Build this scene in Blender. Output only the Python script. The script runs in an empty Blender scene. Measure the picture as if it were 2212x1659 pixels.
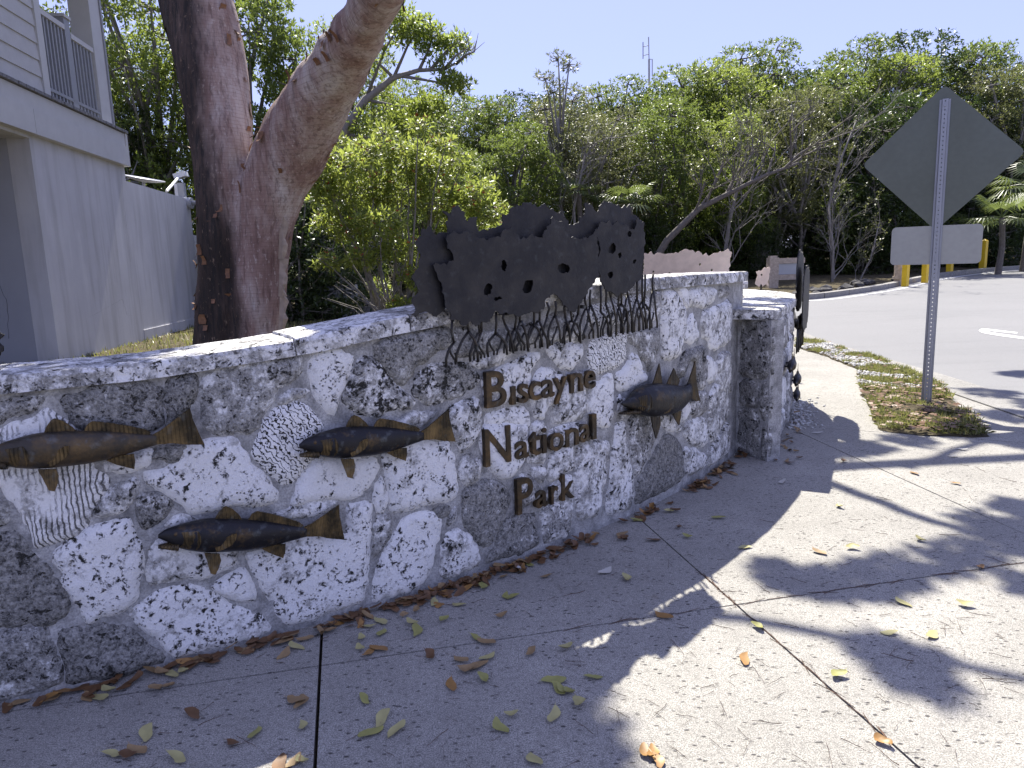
import bpy, bmesh, math, random
import numpy as np
from mathutils import Vector, Matrix, noise
from mathutils.geometry import delaunay_2d_cdt
random.seed(7); RNG = np.random.default_rng(7)
SC = bpy.context.scene; COL = SC.collection
# ------------------------------------------------------------------ camera
# solved from the photograph's vanishing points; eye 1.5 m above the sidewalk, x right, y ahead
FOC = 1533.0; CEN = (1106.0, 829.5); VPV = (1388.0, 9850.0); H = 1.5
_v = np.array([VPV[0]-CEN[0], VPV[1]-CEN[1], FOC]); _v /= np.linalg.norm(_v)
_up = -_v; _f = np.array([0, 0, 1.]); _Y = _f-_f.dot(_up)*_up; _Y /= np.linalg.norm(_Y)
_X = np.cross(_Y, _up)
if _X[0] < 0: _X = -_X
CM = np.array([_X, _Y, _up])
cam_d = bpy.data.cameras.new('camera'); cam = bpy.data.objects.new('camera', cam_d); COL.objects.link(cam)
cam_d.sensor_width = 36; cam_d.lens = FOC/2212*36; cam_d.clip_start = 0.05; cam_d.clip_end = 3000
_R = Matrix(((CM[0][0], -CM[0][1], -CM[0][2]), (CM[1][0], -CM[1][1], -CM[1][2]), (CM[2][0], -CM[2][1], -CM[2][2])))
cam.matrix_world = Matrix.Translation((0, 0, H)) @ _R.to_4x4()
SC.camera = cam
# ------------------------------------------------------------------ light
SUN_AZ = (-0.113, 0.9936); SUN_EL = math.radians(55.8)
W = bpy.data.worlds.new('World'); SC.world = W; W.use_nodes = True
_n = W.node_tree.nodes; _bg = _n['Background']; _sky = _n.new('ShaderNodeTexSky'); _sky.sky_type = 'NISHITA'
_sky.sun_disc = False; _sky.sun_elevation = SUN_EL; _sky.sun_rotation = math.atan2(SUN_AZ[0], SUN_AZ[1])
_sky.air_density = 1.0; _sky.dust_density = 0.4; _sky.ozone_density = 2.6
_mx = _n.new('ShaderNodeMix'); _mx.data_type = 'RGBA'; _mx.inputs[0].default_value = .86; _mx.inputs[7].default_value = (1.26, 1.34, 2.55, 1)   # constant pale lavender mixed in to even out the sky
W.node_tree.links.new(_sky.outputs[0], _mx.inputs[6]); W.node_tree.links.new(_mx.outputs[2], _bg.inputs[0]); _bg.inputs[1].default_value = 0.15
_sd = Vector((SUN_AZ[0]*math.cos(SUN_EL), SUN_AZ[1]*math.cos(SUN_EL), math.sin(SUN_EL)))
sun_d = bpy.data.lights.new('sun', 'SUN'); sun_d.energy = 4.4; sun_d.angle = math.radians(0.55); sun_d.color = (1, .955, .87)
sun = bpy.data.objects.new('sun', sun_d); COL.objects.link(sun); sun.rotation_euler = _sd.to_track_quat('Z', 'Y').to_euler()
sun.location = (-10, 30, 40)
SC.view_settings.view_transform = 'Standard'; SC.view_settings.look = 'None'
SC.view_settings.exposure = 1.42; SC.view_settings.gamma = 1.0
SC.cycles.max_bounces = 6; SC.cycles.transparent_max_bounces = 4
SC.cycles.use_denoising = True
# ------------------------------------------------------------------ geometry helpers
def ray(px, py): return CM @ np.array([px-CEN[0], py-CEN[1], FOC])
def gp(px, py, z=0.0):
    r = ray(px, py); t = (z-H)/r[2]; return np.array([r[0]*t, r[1]*t, z])
def at_depth(px, py, y):
    r = ray(px, py); k = y/r[1]; return np.array([r[0]*k, y, H+r[2]*k])
WLOC = {}
def empty(name, loc, label=None, cat=None, group=None, kind=None):
    o = bpy.data.objects.new(name, None); COL.objects.link(o); o.location = loc; o.empty_display_size = .1
    WLOC[o.name] = np.array(loc, float); tag(o, label, cat, group, kind); return o
def tag(o, label=None, cat=None, group=None, kind=None):
    if label: o['label'] = label
    if cat: o['category'] = cat
    if group: o['group'] = group
    if kind: o['kind'] = kind
    return o
def mk(name, verts, faces, mat, parent=None, smooth=False, origin=None, color=None):
    V = np.asarray(verts, float)
    base = np.zeros(3) if parent is None else WLOC[parent.name]
    if origin is None: origin = base if parent is not None else np.array([V[:, 0].mean(), V[:, 1].mean(), V[:, 2].min()])
    origin = np.asarray(origin, float)
    me = bpy.data.meshes.new(name)
    if isinstance(faces, np.ndarray):
        k = faces.shape[1]; me.vertices.add(len(V)); me.vertices.foreach_set('co', (V-origin).astype(np.float32).ravel())
        me.loops.add(faces.size); me.loops.foreach_set('vertex_index', faces.astype(np.int32).ravel())
        me.polygons.add(len(faces)); me.polygons.foreach_set('loop_start', np.arange(0, faces.size, k, dtype=np.int32))
        me.update(calc_edges=True)
    else:
        me.from_pydata((V-origin).tolist(), [], faces); me.update()
    if smooth: me.polygons.foreach_set('use_smooth', np.ones(len(me.polygons), bool))
    for m in (mat if isinstance(mat, (list, tuple)) else [mat]): me.materials.append(m)
    o = bpy.data.objects.new(name, me); COL.objects.link(o)
    o.location = origin-base
    if parent is not None: o.parent = parent
    WLOC[o.name] = origin
    if color is not None: o.color = color
    return o
class MB:
    def __init__(s): s.v = []; s.f = []
    def add(s, v, f):
        b = len(s.v); s.v += [tuple(map(float, q)) for q in v]; s.f += [tuple(i+b for i in q) for q in f]; return s
    def box(s, c, ax, ay, az):
        c, ax, ay, az = map(lambda q: np.asarray(q, float), (c, ax, ay, az))
        v = [c+i*ax+j*ay+k*az for k in (-1, 1) for j in (-1, 1) for i in (-1, 1)]
        f = [(0, 2, 3, 1), (4, 5, 7, 6), (0, 1, 5, 4), (2, 6, 7, 3), (0, 4, 6, 2), (1, 3, 7, 5)]
        if np.dot(np.cross(ax, ay), az) < 0: f = [q[::-1] for q in f]
        return s.add(v, f)
    def tube(s, pts, rad, n=6, cap=True):
        pts = [np.asarray(p, float) for p in pts]
        rad = rad if hasattr(rad, '__len__') else [rad]*len(pts)
        V = []; F = []; a = None
        for i, p in enumerate(pts):
            d = pts[min(i+1, len(pts)-1)]-pts[max(i-1, 0)]; d = d/(np.linalg.norm(d)+1e-9)
            if a is None: a = np.cross(d, (0, 0, 1.) if abs(d[2]) < .9 else (1., 0, 0))
            a = a-d*a.dot(d); a /= np.linalg.norm(a)+1e-9; b = np.cross(d, a)
            for k in range(n):
                t = 2*math.pi*k/n; V.append(p+rad[i]*(a*math.cos(t)+b*math.sin(t)))
        for i in range(len(pts)-1):
            for k in range(n):
                k2 = (k+1) % n; F.append((i*n+k, i*n+k2, (i+1)*n+k2, (i+1)*n+k))
        if cap: F.append(tuple(range(n-1, -1, -1))); F.append(tuple((len(pts)-1)*n+k for k in range(n)))
        return s.add(V, F)
    def prism(s, poly, fn):           # poly in 2D, fn(x, y, side) -> world; side 0/1
        n = len(poly); v = [fn(x, y, 0) for x, y in poly]+[fn(x, y, 1) for x, y in poly]
        f = [tuple(range(n-1, -1, -1)), tuple(range(n, 2*n))]+[(i, (i+1) % n, n+(i+1) % n, n+i) for i in range(n)]
        return s.add(v, f)
    def build(s, name, mat, parent=None, smooth=False, **k): return mk(name, s.v, s.f, mat, parent, smooth, **k)
def inpoly(P, poly):
    P = np.asarray(P, float); q = np.asarray(poly, float); x, y = P[:, 0], P[:, 1]; r = np.zeros(len(P), bool)
    for i in range(len(q)):
        x1, y1 = q[i-1]; x2, y2 = q[i]
        c = ((y1 > y) != (y2 > y)); xx = (x2-x1)*(y-y1)/((y2-y1) if y2 != y1 else 1e-12)+x1
        r ^= c & (x < xx)
    return r
def pdist(P, poly):
    P = np.asarray(P, float); q = np.asarray(poly, float); d = np.full(len(P), 1e9)
    for i in range(len(q)):
        a, b = q[i-1], q[i]; ab = b-a; t = np.clip(((P-a)@ab)/(ab@ab+1e-12), 0, 1)
        d = np.minimum(d, np.linalg.norm(P-(a+t[:, None]*ab), axis=1))
    return d
def area(p):
    p = np.asarray(p); x, y = p[:, 0], p[:, 1]; return .5*np.sum(x*np.roll(y, -1)-y*np.roll(x, -1))
def fill(outer, step, holes=(), lines=(), margin=.5, jit=.25):
    """triangulate a 2D outline with interior points; returns verts(n,2), tris"""
    outer = [tuple(p) for p in outer]
    V = []; E = []
    for ring in [outer]+[list(h) for h in holes]:
        b = len(V); V += ring; E += [(b+i, b+(i+1) % len(ring)) for i in range(len(ring))]
    for ln in lines:
        b = len(V); V += [tuple(p) for p in ln]; E += [(b+i, b+i+1) for i in range(len(ln)-1)]
    q = np.array(outer); x0, y0 = q.min(0); x1, y1 = q.max(0)
    gx, gy = np.meshgrid(np.arange(x0+step/2, x1, step), np.arange(y0+step/2, y1, step))
    G = np.c_[gx.ravel(), gy.ravel()]; G = G+RNG.uniform(-jit, jit, G.shape)*step
    if len(G):
        k = inpoly(G, outer) & (pdist(G, outer) > step*margin)
        for h in holes: k &= ~inpoly(G, h) & (pdist(G, h) > step*margin)
        V += [tuple(p) for p in G[k]]
    r = delaunay_2d_cdt([Vector(p) for p in V], E, [], 0, 1e-6)
    vv = np.array([tuple(p) for p in r[0]]); tt = np.array([f for f in r[2] if len(f) == 3])
    c = vv[tt].mean(1); k = inpoly(c, outer)
    for h in holes: k &= ~inpoly(c, h)
    tt = tt[k]
    a = vv[tt]; s = (a[:, 1, 0]-a[:, 0, 0])*(a[:, 2, 1]-a[:, 0, 1])-(a[:, 1, 1]-a[:, 0, 1])*(a[:, 2, 0]-a[:, 0, 0])
    tt[s < 0] = tt[s < 0][:, ::-1]; tt = tt[np.abs(s) > 1e-12]
    return vv, tt
def border(tt):
    cnt = {}
    for t in tt:
        for i in range(3):
            e = (int(t[i]), int(t[(i+1) % 3])); k = (min(e), max(e)); cnt.setdefault(k, []).append(e)
    return [v[0] for v in cnt.values() if len(v) == 1]
def plate(vv, tt, front, back):
    """closed sheet: front(x,y)->3D, back(x,y)->3D"""
    n = len(vv); V = [front(*p) for p in vv]+[back(*p) for p in vv]
    F = [tuple(map(int, t)) for t in tt]+[tuple(int(i)+n for i in t[::-1]) for t in tt]
    F += [(b, a, a+n, b+n) for a, b in border(tt)]
    return V, F
def chaikin(p, k=1):
    p = [np.asarray(q, float) for q in p]
    for _ in range(k):
        o = []
        for i in range(len(p)):
            a, b = p[i], p[(i+1) % len(p)]; o += [a*.84+b*.16, a*.16+b*.84]
        p = o
    return p
def resample(p, step):
    o = []
    for i in range(len(p)):
        a, b = np.asarray(p[i], float), np.asarray(p[(i+1) % len(p)], float); n = max(1, int(np.linalg.norm(b-a)/step))
        o += [a+(b-a)*k/n for k in range(n)]
    return o
def nz(x, y, z=0.0, s=1.0): return noise.noise(Vector((x*s, y*s, z)))
# ------------------------------------------------------------------ materials
MATS = {}
class NT:
    def __init__(s, name):
        s.m = bpy.data.materials.new(name); s.m.use_nodes = True; s.t = s.m.node_tree; s.n = s.t.nodes
        s.b = s.n['Principled BSDF']; s.out = s.n['Material Output']; s.tc = s.n.new('ShaderNodeTexCoord'); MATS[name] = s.m
    def L(s, a, b): s.t.links.new(a, b)
    def map(s, scale=(1, 1, 1), rot=(0, 0, 0), src='Object'):
        m = s.n.new('ShaderNodeMapping'); m.inputs['Scale'].default_value = scale; m.inputs['Rotation'].default_value = rot
        s.L(s.tc.outputs[src], m.inputs[0]); return m.outputs[0]
    def noise(s, scale, detail=4, rough=.55, vec=None, dist=0.0):
        t = s.n.new('ShaderNodeTexNoise'); t.inputs['Scale'].default_value = scale; t.inputs['Detail'].default_value = detail
        t.inputs['Roughness'].default_value = rough; t.inputs['Distortion'].default_value = dist
        s.L(vec if vec is not None else s.tc.outputs['Object'], t.inputs['Vector']); return t.outputs['Fac']
    def vor(s, scale, vec=None, feature='F1', rand=1.0, out='Distance'):
        t = s.n.new('ShaderNodeTexVoronoi'); t.feature = feature; t.inputs['Scale'].default_value = scale
        t.inputs['Randomness'].default_value = rand
        s.L(vec if vec is not None else s.tc.outputs['Object'], t.inputs['Vector']); return t.outputs[out]
    def wave(s, scale, dist=0, detail=2, vec=None, dscale=1.0, dirn='X', prof='SIN'):
        t = s.n.new('ShaderNodeTexWave'); t.inputs['Scale'].default_value = scale; t.inputs['Distortion'].default_value = dist
        t.inputs['Detail'].default_value = detail; t.inputs['Detail Scale'].default_value = dscale; t.bands_direction = dirn; t.wave_profile = prof
        s.L(vec if vec is not None else s.tc.outputs['Object'], t.inputs['Vector']); return t.outputs['Fac']
    def ramp(s, src, stops):
        r = s.n.new('ShaderNodeValToRGB'); e = r.color_ramp.elements
        while len(e) < len(stops): e.new(.5)
        for i, (p, c) in enumerate(stops):
            e[i].position = p; e[i].color = (c, c, c, 1) if not hasattr(c, '__len__') else (*c, 1)
        s.L(src, r.inputs[0]); return r.outputs[0]
    def math(s, op, a, b=None, clamp=False):
        m = s.n.new('ShaderNodeMath'); m.operation = op; m.use_clamp = clamp
        for i, q in enumerate((a, b)):
            if q is None: continue
            if isinstance(q, (int, float)): m.inputs[i].default_value = q
            else: s.L(q, m.inputs[i])
        return m.outputs[0]
    def mix(s, fac, a, b, mode='MIX'):
        m = s.n.new('ShaderNodeMix'); m.data_type = 'RGBA'; m.blend_type = mode
        for q, k in ((fac, 0), (a, 6), (b, 7)):
            if isinstance(q, (int, float)): m.inputs[k].default_value = q
            elif isinstance(q, tuple): m.inputs[k].default_value = (*q, 1)
            else: s.L(q, m.inputs[k])
        return m.outputs[2]
    def set(s, col=None, rough=None, metal=None, spec=None):
        for q, k in ((col, 'Base Color'), (rough, 'Roughness'), (metal, 'Metallic'), (spec, 'Specular IOR Level')):
            if q is None: continue
            if isinstance(q, tuple): s.b.inputs[k].default_value = (*q, 1)
            elif isinstance(q, (int, float)): s.b.inputs[k].default_value = q
            else: s.L(q, s.b.inputs[k])
        return s
    def bump(s, h, dist=.01, strength=1.0, prev=None):
        b = s.n.new('ShaderNodeBump'); b.inputs['Distance'].default_value = dist; b.inputs['Strength'].default_value = strength
        s.L(h, b.inputs['Height'])
        if prev is not None: s.L(prev, b.inputs['Normal'])
        s.L(b.outputs[0], s.b.inputs['Normal']); return b.outputs[0]
def stone_mat(name, kind):
    t = NT(name); oi = t.n.new('ShaderNodeObjectInfo'); sp = t.n.new('ShaderNodeSeparateColor'); t.L(oi.outputs['Color'], sp.inputs[0])
    tone, pit, seed = sp.outputs[0], sp.outputs[1], sp.outputs[2]
    ad = t.n.new('ShaderNodeVectorMath'); ad.operation = 'ADD'; cb = t.n.new('ShaderNodeCombineXYZ')
    t.L(t.math('MULTIPLY', seed, 37.0), cb.inputs[0]); t.L(t.math('MULTIPLY', seed, 91.0), cb.inputs[2])
    t.L(t.tc.outputs['Object'], ad.inputs[0]); t.L(cb.outputs[0], ad.inputs[1]); vec = ad.outputs[0]
    n1 = t.noise(11, 8, .68, vec, .3); n2 = t.noise(46, 6, .7, vec, .4); n3 = t.noise(4.2, 4, .6, vec); nf = t.noise(170, 3, .6, vec)
    # grey crust: threshold follows the stone's tone
    th = t.math('SUBTRACT', t.math('ADD', n1, t.math('MULTIPLY', t.math('SUBTRACT', n2, .5), .75)), t.math('SUBTRACT', .70, t.math('MULTIPLY', tone, .55)))
    crust = t.ramp(t.math('MULTIPLY_ADD', th, 5.5), [(0, 0.), (.9, 1.)])
    white = t.mix(n3, (.80, .79, .76), (.95, .94, .915))
    white = t.mix(t.ramp(nf, [(.3, 0.), (.7, 1.)]), t.mix(.25, white, (.45, .44, .42)), white)
    nh = t.noise(95, 5, .75, vec)
    grey = t.mix(t.ramp(t.math('ADD', t.math('MULTIPLY', n2, .6), t.math('MULTIPLY', nh, .4)), [(.40, 0.), (.60, 1.)]), (.05, .049, .046), t.mix(tone, (.56, .545, .515), (.37, .36, .335)))
    col = t.mix(crust, white, grey)
    pn = t.math('ADD', n2, t.math('MULTIPLY', t.math('SUBTRACT', t.noise(17, 5, .65, vec, .8), .5), .9))
    pt = t.math('SUBTRACT', pn, t.math('SUBTRACT', .752, t.math('MULTIPLY', pit, .19)))
    pits = t.ramp(t.math('MULTIPLY_ADD', pt, 9.0), [(0, 0.), (.8, 1.)])
    vd = t.ramp(t.vor(62, vec), [(.12, 1.), (.3, 0.)]); vd = t.math('MULTIPLY', vd, t.ramp(t.noise(9, 2, .5, vec), [(.5, 0.), (.62, .8)]))
    dark = t.math('MAXIMUM', pits, vd)
    h = t.math('SUBTRACT', t.math('MULTIPLY', n2, .6), dark)
    if kind == 'brain':
        ds = t.noise(7, 3, .6, vec); mp = t.n.new('ShaderNodeVectorMath'); mp.operation = 'ADD'
        wv = t.wave(19, 11, 2.5, vec, 2.2, 'DIAGONAL'); g = t.ramp(wv, [(.04, 1.), (.22, 0.)])
        dark = t.math('MAXIMUM', g, t.math('MULTIPLY', dark, .6)); h = t.math('SUBTRACT', t.math('MULTIPLY', n2, .2), g)
        col = t.mix(t.math('MULTIPLY', crust, .5), white, grey)
    if kind == 'ray':
        wv = t.wave(21, 3.4, 3, vec, 1.6, 'X'); g = t.ramp(wv, [(.03, .9), (.3, 0.)])
        g = t.math('MULTIPLY', g, t.ramp(n3, [(.46, 0.), (.56, .9)]))
        dark = t.math('MAXIMUM', g, t.math('MULTIPLY', dark, .6)); h = t.math('SUBTRACT', t.math('MULTIPLY', n2, .2), g)
    col = t.mix(dark, col, t.mix(n2, (.012, .012, .012), (.05, .048, .04)))
    t.set(col, .93, 0, .2); t.bump(h, .014, .9, t.bump(nf, .004, .5)); return t.m
def simple(name, col, rough=.6, metal=0., spec=.5, var=.12, scale=8., bump=0., bscale=60.):
    t = NT(name); c2 = tuple(q*(1-var*2) for q in col); n = t.noise(scale, 5, .6)
    t.set(t.mix(t.ramp(n, [(.3, 0.), (.7, 1.)]), c2, col), rough, metal, spec)
    if bump: t.bump(t.noise(bscale, 4, .6), bump, .8)
    return t.m
def bronze(name, base, gold, amount, rough=.42, rib=0., pat=.35):
    t = NT(name); n1 = t.noise(9, 4, .6); n2 = t.noise(60, 4, .7)
    k = t.ramp(t.math('ADD', t.math('MULTIPLY', n1, .8), t.math('MULTIPLY', n2, .3)), [(.62-amount*.3, 0.), (.86-amount*.3, 1.)])
    c = t.mix(k, base, gold); v = t.noise(25, 3, .6)
    c = t.mix(t.ramp(v, [(.58, 0.), (.75, pat)]), c, (.20, .22, .22))
    t.set(c, t.ramp(n2, [(.3, rough-.1), (.7, rough+.16)]), .55, .5)
    if rib:
        t.bump(t.wave(rib, 1.0, 1, t.map((1, 1, .25)), 1.0, 'X'), .004, .9)
    else: t.bump(n2, .004, .5)
    return t.m
def leafmat(name, c1, c2, c3, trans=(.25, .38, .03), tw=.42, rough=.42):
    dsat = lambda c: tuple(.86*q+.14*(c[0]*.3+c[1]*.6+c[2]*.1) for q in c)
    c1, c2, c3, trans = map(dsat, (c1, c2, c3, trans))
    t = NT(name); g = t.n.new('ShaderNodeNewGeometry'); r = g.outputs['Random Per Island']
    col = t.ramp(r, [(0, c1), (.5, c2), (1, c3)])
    big = t.noise(.55, 3, .6); col = t.mix(t.ramp(big, [(.35, 0.), (.65, .55)]), col, t.mix(.5, c1, (.10, .11, .02)))
    t.set(col, rough, 0, .5)
    tr = t.n.new('ShaderNodeBsdfTranslucent'); t.L(t.mix(.65, col, trans), tr.inputs[0])
    mx = t.n.new('ShaderNodeMixShader'); mx.inputs[0].default_value = tw
    t.L(t.b.outputs[0], mx.inputs[1]); t.L(tr.outputs[0], mx.inputs[2]); t.L(mx.outputs[0], t.out.inputs[0]); return t.m
M_STONE = stone_mat('coral_stone', 'plain'); M_BRAIN = stone_mat('brain_coral_stone', 'brain'); M_RAY = stone_mat('ribbed_coral_stone', 'ray')
def mortar_mat():
    t = NT('mortar'); n = t.noise(14, 5, .6); f = t.noise(120, 3, .6)
    c = t.mix(t.ramp(n, [(.3, 0.), (.7, 1.)]), (.20, .197, .19), (.58, .57, .55)); c = t.mix(t.ramp(f, [(.35, .5), (.6, 0.)]), c, (.10, .10, .10))
    t.set(c, .95, 0, .2); t.bump(f, .004, .7); return t.m
M_MORTAR = mortar_mat()
def concrete_mat(name='sidewalk_concrete', base=(.47, .45, .40), pits=1.0):
    t = NT(name); big = t.noise(.9, 4, .6); mid = t.noise(7, 5, .65); f = t.noise(210, 4, .7); f2 = t.noise(95, 3, .6)
    c = t.mix(t.ramp(big, [(.3, 0.), (.72, 1.)]), tuple(q*.78 for q in base), tuple(q*1.1 for q in base))
    c = t.mix(t.ramp(mid, [(.35, .35), (.62, 0.)]), c, tuple(q*.6 for q in base))
    c = t.mix(t.ramp(f, [(.40, .85), (.56, 0.)]), c, tuple(q*.25 for q in base)); c = t.mix(t.ramp(t.noise(48, 4, .75), [(.36, .65), (.50, 0.)]), c, tuple(q*.35 for q in base))
    c = t.mix(t.ramp(f2, [(.60, 0.), (.72, .5)]), c, tuple(q*1.5 for q in base))
    mv = t.map((1.0, 1.7, 1.0), (0, 0, .5)); d = t.vor(30, mv); near = t.noise(2.1, 3, .6)
    p = t.ramp(d, [(.16, 1.), (.30, 0.)]); keep = t.ramp(t.vor(30, mv, out='Color'), [(.50, 0.), (.53, 1.)])
    p = t.math('MULTIPLY', t.math('MULTIPLY', p, keep), t.ramp(near, [(.3, .45*pits), (.6, pits)]))
    c = t.mix(t.math('MULTIPLY', p, .85), c, (.035, .032, .03))
    st = t.ramp(t.noise(2.6, 5, .7, None, .6), [(.66, 0.), (.78, .4)]); c = t.mix(st, c, (.19, .145, .075))
    br = t.wave(75, 3, 2, t.map((1, 1, 1), (0, 0, .35)), 3., 'Y')
    t.set(c, .9, 0, .25); h = t.math('SUBTRACT', t.math('ADD', t.math('MULTIPLY', f, .6), t.math('MULTIPLY', br, .25)), p)
    t.bump(h, .005, .8); return t.m
M_CONC = concrete_mat()
M_GUTTER = concrete_mat('kerb_concrete', (.42, .405, .37), .35)
def asphalt_mat():
    t = NT('asphalt'); b = t.noise(.35, 4, .6); f = t.noise(160, 3, .7); st = t.noise(1.2, 3, .6, t.map((.25, 2.5, 1)))
    c = t.mix(b, (.19, .19, .19), (.25, .247, .243)); c = t.mix(t.ramp(f, [(.35, .6), (.6, 0.)]), c, (.09, .09, .09))
    c = t.mix(t.ramp(st, [(.55, 0.), (.7, .25)]), c, (.12, .12, .12)); t.set(c, .88, 0, .3); t.bump(f, .004, .6); return t.m
M_ASPH = asphalt_mat()
M_LINE = simple('road_paint', (.62, .62, .60), .8, var=.12, scale=6)
def soil_mat():
    t = NT('soil'); n = t.noise(6, 6, .7); f = t.noise(60, 4, .7)
    c = t.ramp(n, [(.3, (.06, .05, .032)), (.5, (.12, .10, .06)), (.7, (.20, .175, .10))]); c = t.mix(t.ramp(f, [(.4, .6), (.6, 0.)]), c, (.04, .035, .025))
    t.set(c, 1., 0, .1); t.bump(f, .03, .8); return t.m
M_SOIL = soil_mat()
M_BODY = bronze('fish_bronze_dark', (.020, .019, .021), (.16, .10, .035), .12, .40)
M_BODYG = bronze('fish_bronze_brown', (.055, .046, .034), (.17, .11, .045), .4, .42)
M_FIN = bronze('fin_bronze_gold', (.032, .024, .012), (.21, .140, .055), .55, .42, 26.)
M_FIND = bronze('fin_bronze_dark', (.032, .025, .016), (.12, .08, .03), .45, .45, 26.)
M_PANEL = bronze('panel_bronze', (.026, .025, .026), (.050, .046, .041), .5, .55, 0., .12)
M_ROOT = bronze('root_bronze', (.030, .027, .024), (.12, .10, .08), .1, .35)
M_LETTER = bronze('letter_bronze', (.045, .032, .018), (.17, .105, .04), .42, .45)
M_EYE = simple('eye_bronze', (.10, .065, .03), .25, .6)
M_PANEL_LIT = simple('panel_bronze_sunlit', (.84, .70, .61), .38, .0, .6, .1, 12)  # far bronze panels: sunlit brightness painted in as a pale base colour
def bark_mat():
    t = NT('peeling_bark'); st = t.map((1, 1, .13)); sm = t.map((1, 1, .4))
    n1 = t.noise(42, 6, .7, st, .25); n2 = t.noise(4.0, 5, .65, t.map((1, 1, .3))); f = t.noise(130, 4, .7, t.map((1, 1, .35))); fl = t.noise(52, 5, .72, sm); lo = t.noise(2.3, 4, .6, t.map((1, 1, .5)))
    sx = t.n.new('ShaderNodeSeparateXYZ'); t.L(t.tc.outputs['Object'], sx.inputs[0])
    side = t.ramp(t.math('ADD', t.math('ADD', t.math('ADD', sx.outputs[0], t.math('MULTIPLY', sx.outputs[2], .06)), t.math('MULTIPLY', t.math('SUBTRACT', lo, .5), .40)), .30), [(.36, 0.), (.48, 1.)])   # old fissured stem / younger smooth stem
    old = t.ramp(n2, [(.30, (.022, .016, .012)), (.5, (.055, .036, .027)), (.68, (.12, .08, .06))])
    old = t.mix(t.ramp(n1, [(.40, .9), (.54, 0.)]), old, (.016, .014, .012)); old = t.mix(t.ramp(fl, [(.60, 0.), (.70, .7)]), old, (.36, .25, .17))
    new = t.ramp(n2, [(.28, (.17, .095, .075)), (.44, (.29, .19, .155)), (.55, (.42, .33, .285)), (.68, (.56, .50, .45))])
    new = t.mix(t.ramp(n1, [(.38, .55), (.50, 0.)]), new, (.085, .045, .035)); new = t.mix(t.ramp(fl, [(.56, 0.), (.66, .7)]), new, (.56, .48, .42))
    rg = t.ramp(t.wave(14, 5, 3, t.map((.25, .25, 1)), 1.5, 'Z'), [(.0, .35), (.08, 0.)]); new = t.mix(rg, new, (.12, .07, .055))
    c = t.mix(side, old, new)
    t.set(c, t.ramp(n2, [(.4, .8), (.7, .5)]), 0, .35); t.bump(t.math('ADD', t.math('MULTIPLY', n1, 1.2), t.math('ADD', t.math('MULTIPLY', fl, .6), t.math('MULTIPLY', f, .4))), .012, .9); return t.m
M_BARK = bark_mat()
M_SMOOTHBARK = None
M_FLAKE = simple('bark_flake', (.24, .11, .045), .6, var=.3, scale=30)
def stucco():
    t = NT('painted_stucco'); st = t.noise(5, 4, .6, t.map((1, 1, .09))); n = t.noise(1.3, 4, .6); f = t.noise(70, 3, .6)
    c = t.mix(t.ramp(n, [(.3, 0.), (.7, 1.)]), (.44, .44, .455), (.52, .52, .53)); c = t.mix(t.ramp(st, [(.50, 0.), (.66, .55)]), c, (.33, .325, .32)); c = t.mix(t.ramp(st, [(.30, .4), (.40, 0.)]), c, (.60, .60, .60))
    t.set(c, .8, 0, .3); t.bump(f, .004, .6); return t.m
M_HOUSE = stucco()
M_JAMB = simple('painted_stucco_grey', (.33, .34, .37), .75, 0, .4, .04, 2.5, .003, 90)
M_SIDING = simple('painted_siding', (.47, .465, .46), .6, 0, .4, .06, 6., .003, 40)
M_TRIM = simple('painted_trim', (.50, .50, .50), .55, 0, .4, .05, 6.)
M_RAIL = simple('railing_paint', (.27, .28, .31), .5, 0, .5, .04, 6.)
M_CRACK = simple('crack_dark', (.03, .03, .035), 1.)
M_DECK = simple('deck_wood', (.20, .20, .21), .8, var=.2, scale=20)
M_ALU = None
def alu(name, c, rough, streak):
    t = NT(name); n = t.noise(3, 3, .5, t.map((8, .4, 8) if streak else (1, 1, 1))); b = t.noise(1.7, 3, .6)
    t.set(t.mix(n, tuple(q*.8 for q in c), c), t.ramp(b, [(.3, rough-.06), (.7, rough+.1)]), .75, .5); return t.m
M_ALU = alu('sign_aluminium', (.155, .168, .14), .42, True); M_ALU2 = alu('plaque_aluminium', (.42, .42, .385), .48, True)
M_GALV = alu('galvanised_steel', (.36, .37, .40), .40, False)
M_YEL = simple('yellow_paint', (.78, .52, .02), .5, var=.08, scale=5)
M_TIMBER = simple('weathered_timber', (.52, .43, .33), .85, var=.2, scale=14, bump=.005)
M_WHITE = simple('white_plastic', (.74, .74, .73), .4, var=.03)
M_GREY = simple('grey_plastic', (.40, .41, .42), .5, var=.05)
M_WOOD = simple('grey_branch', (.16, .14, .12), .9, var=.25, scale=12)
M_WOODL = simple('pale_branch', (.24, .22, .195), .9, var=.2, scale=12)
M_ROCK = simple('dark_rock', (.10, .095, .09), .95, var=.3, scale=5, bump=.03, bscale=9)
M_L1 = leafmat('mangrove_leaf', (.038, .075, .012), (.07, .115, .018), (.14, .17, .035), (.30, .40, .03))
M_L2 = leafmat('olive_leaf', (.075, .085, .030), (.105, .115, .040), (.16, .15, .06), (.24, .27, .06))
M_L3 = leafmat('bright_leaf', (.065, .12, .014), (.12, .18, .02), (.20, .23, .035), (.42, .52, .035), .52)
M_L4 = leafmat('dark_leaf', (.016, .034, .008), (.026, .052, .010), (.05, .08, .016), (.10, .17, .02), .3)
M_LB = leafmat('firebush_leaf', (.085, .15, .014), (.16, .22, .022), (.30, .31, .04), (.44, .52, .04), .5)
M_PALM = leafmat('palm_leaf', (.05, .085, .02), (.09, .13, .03), (.14, .18, .05), (.28, .36, .05), .35)
M_FLOWER = simple('red_flower', (.42, .065, .03), .6, var=.2)
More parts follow.
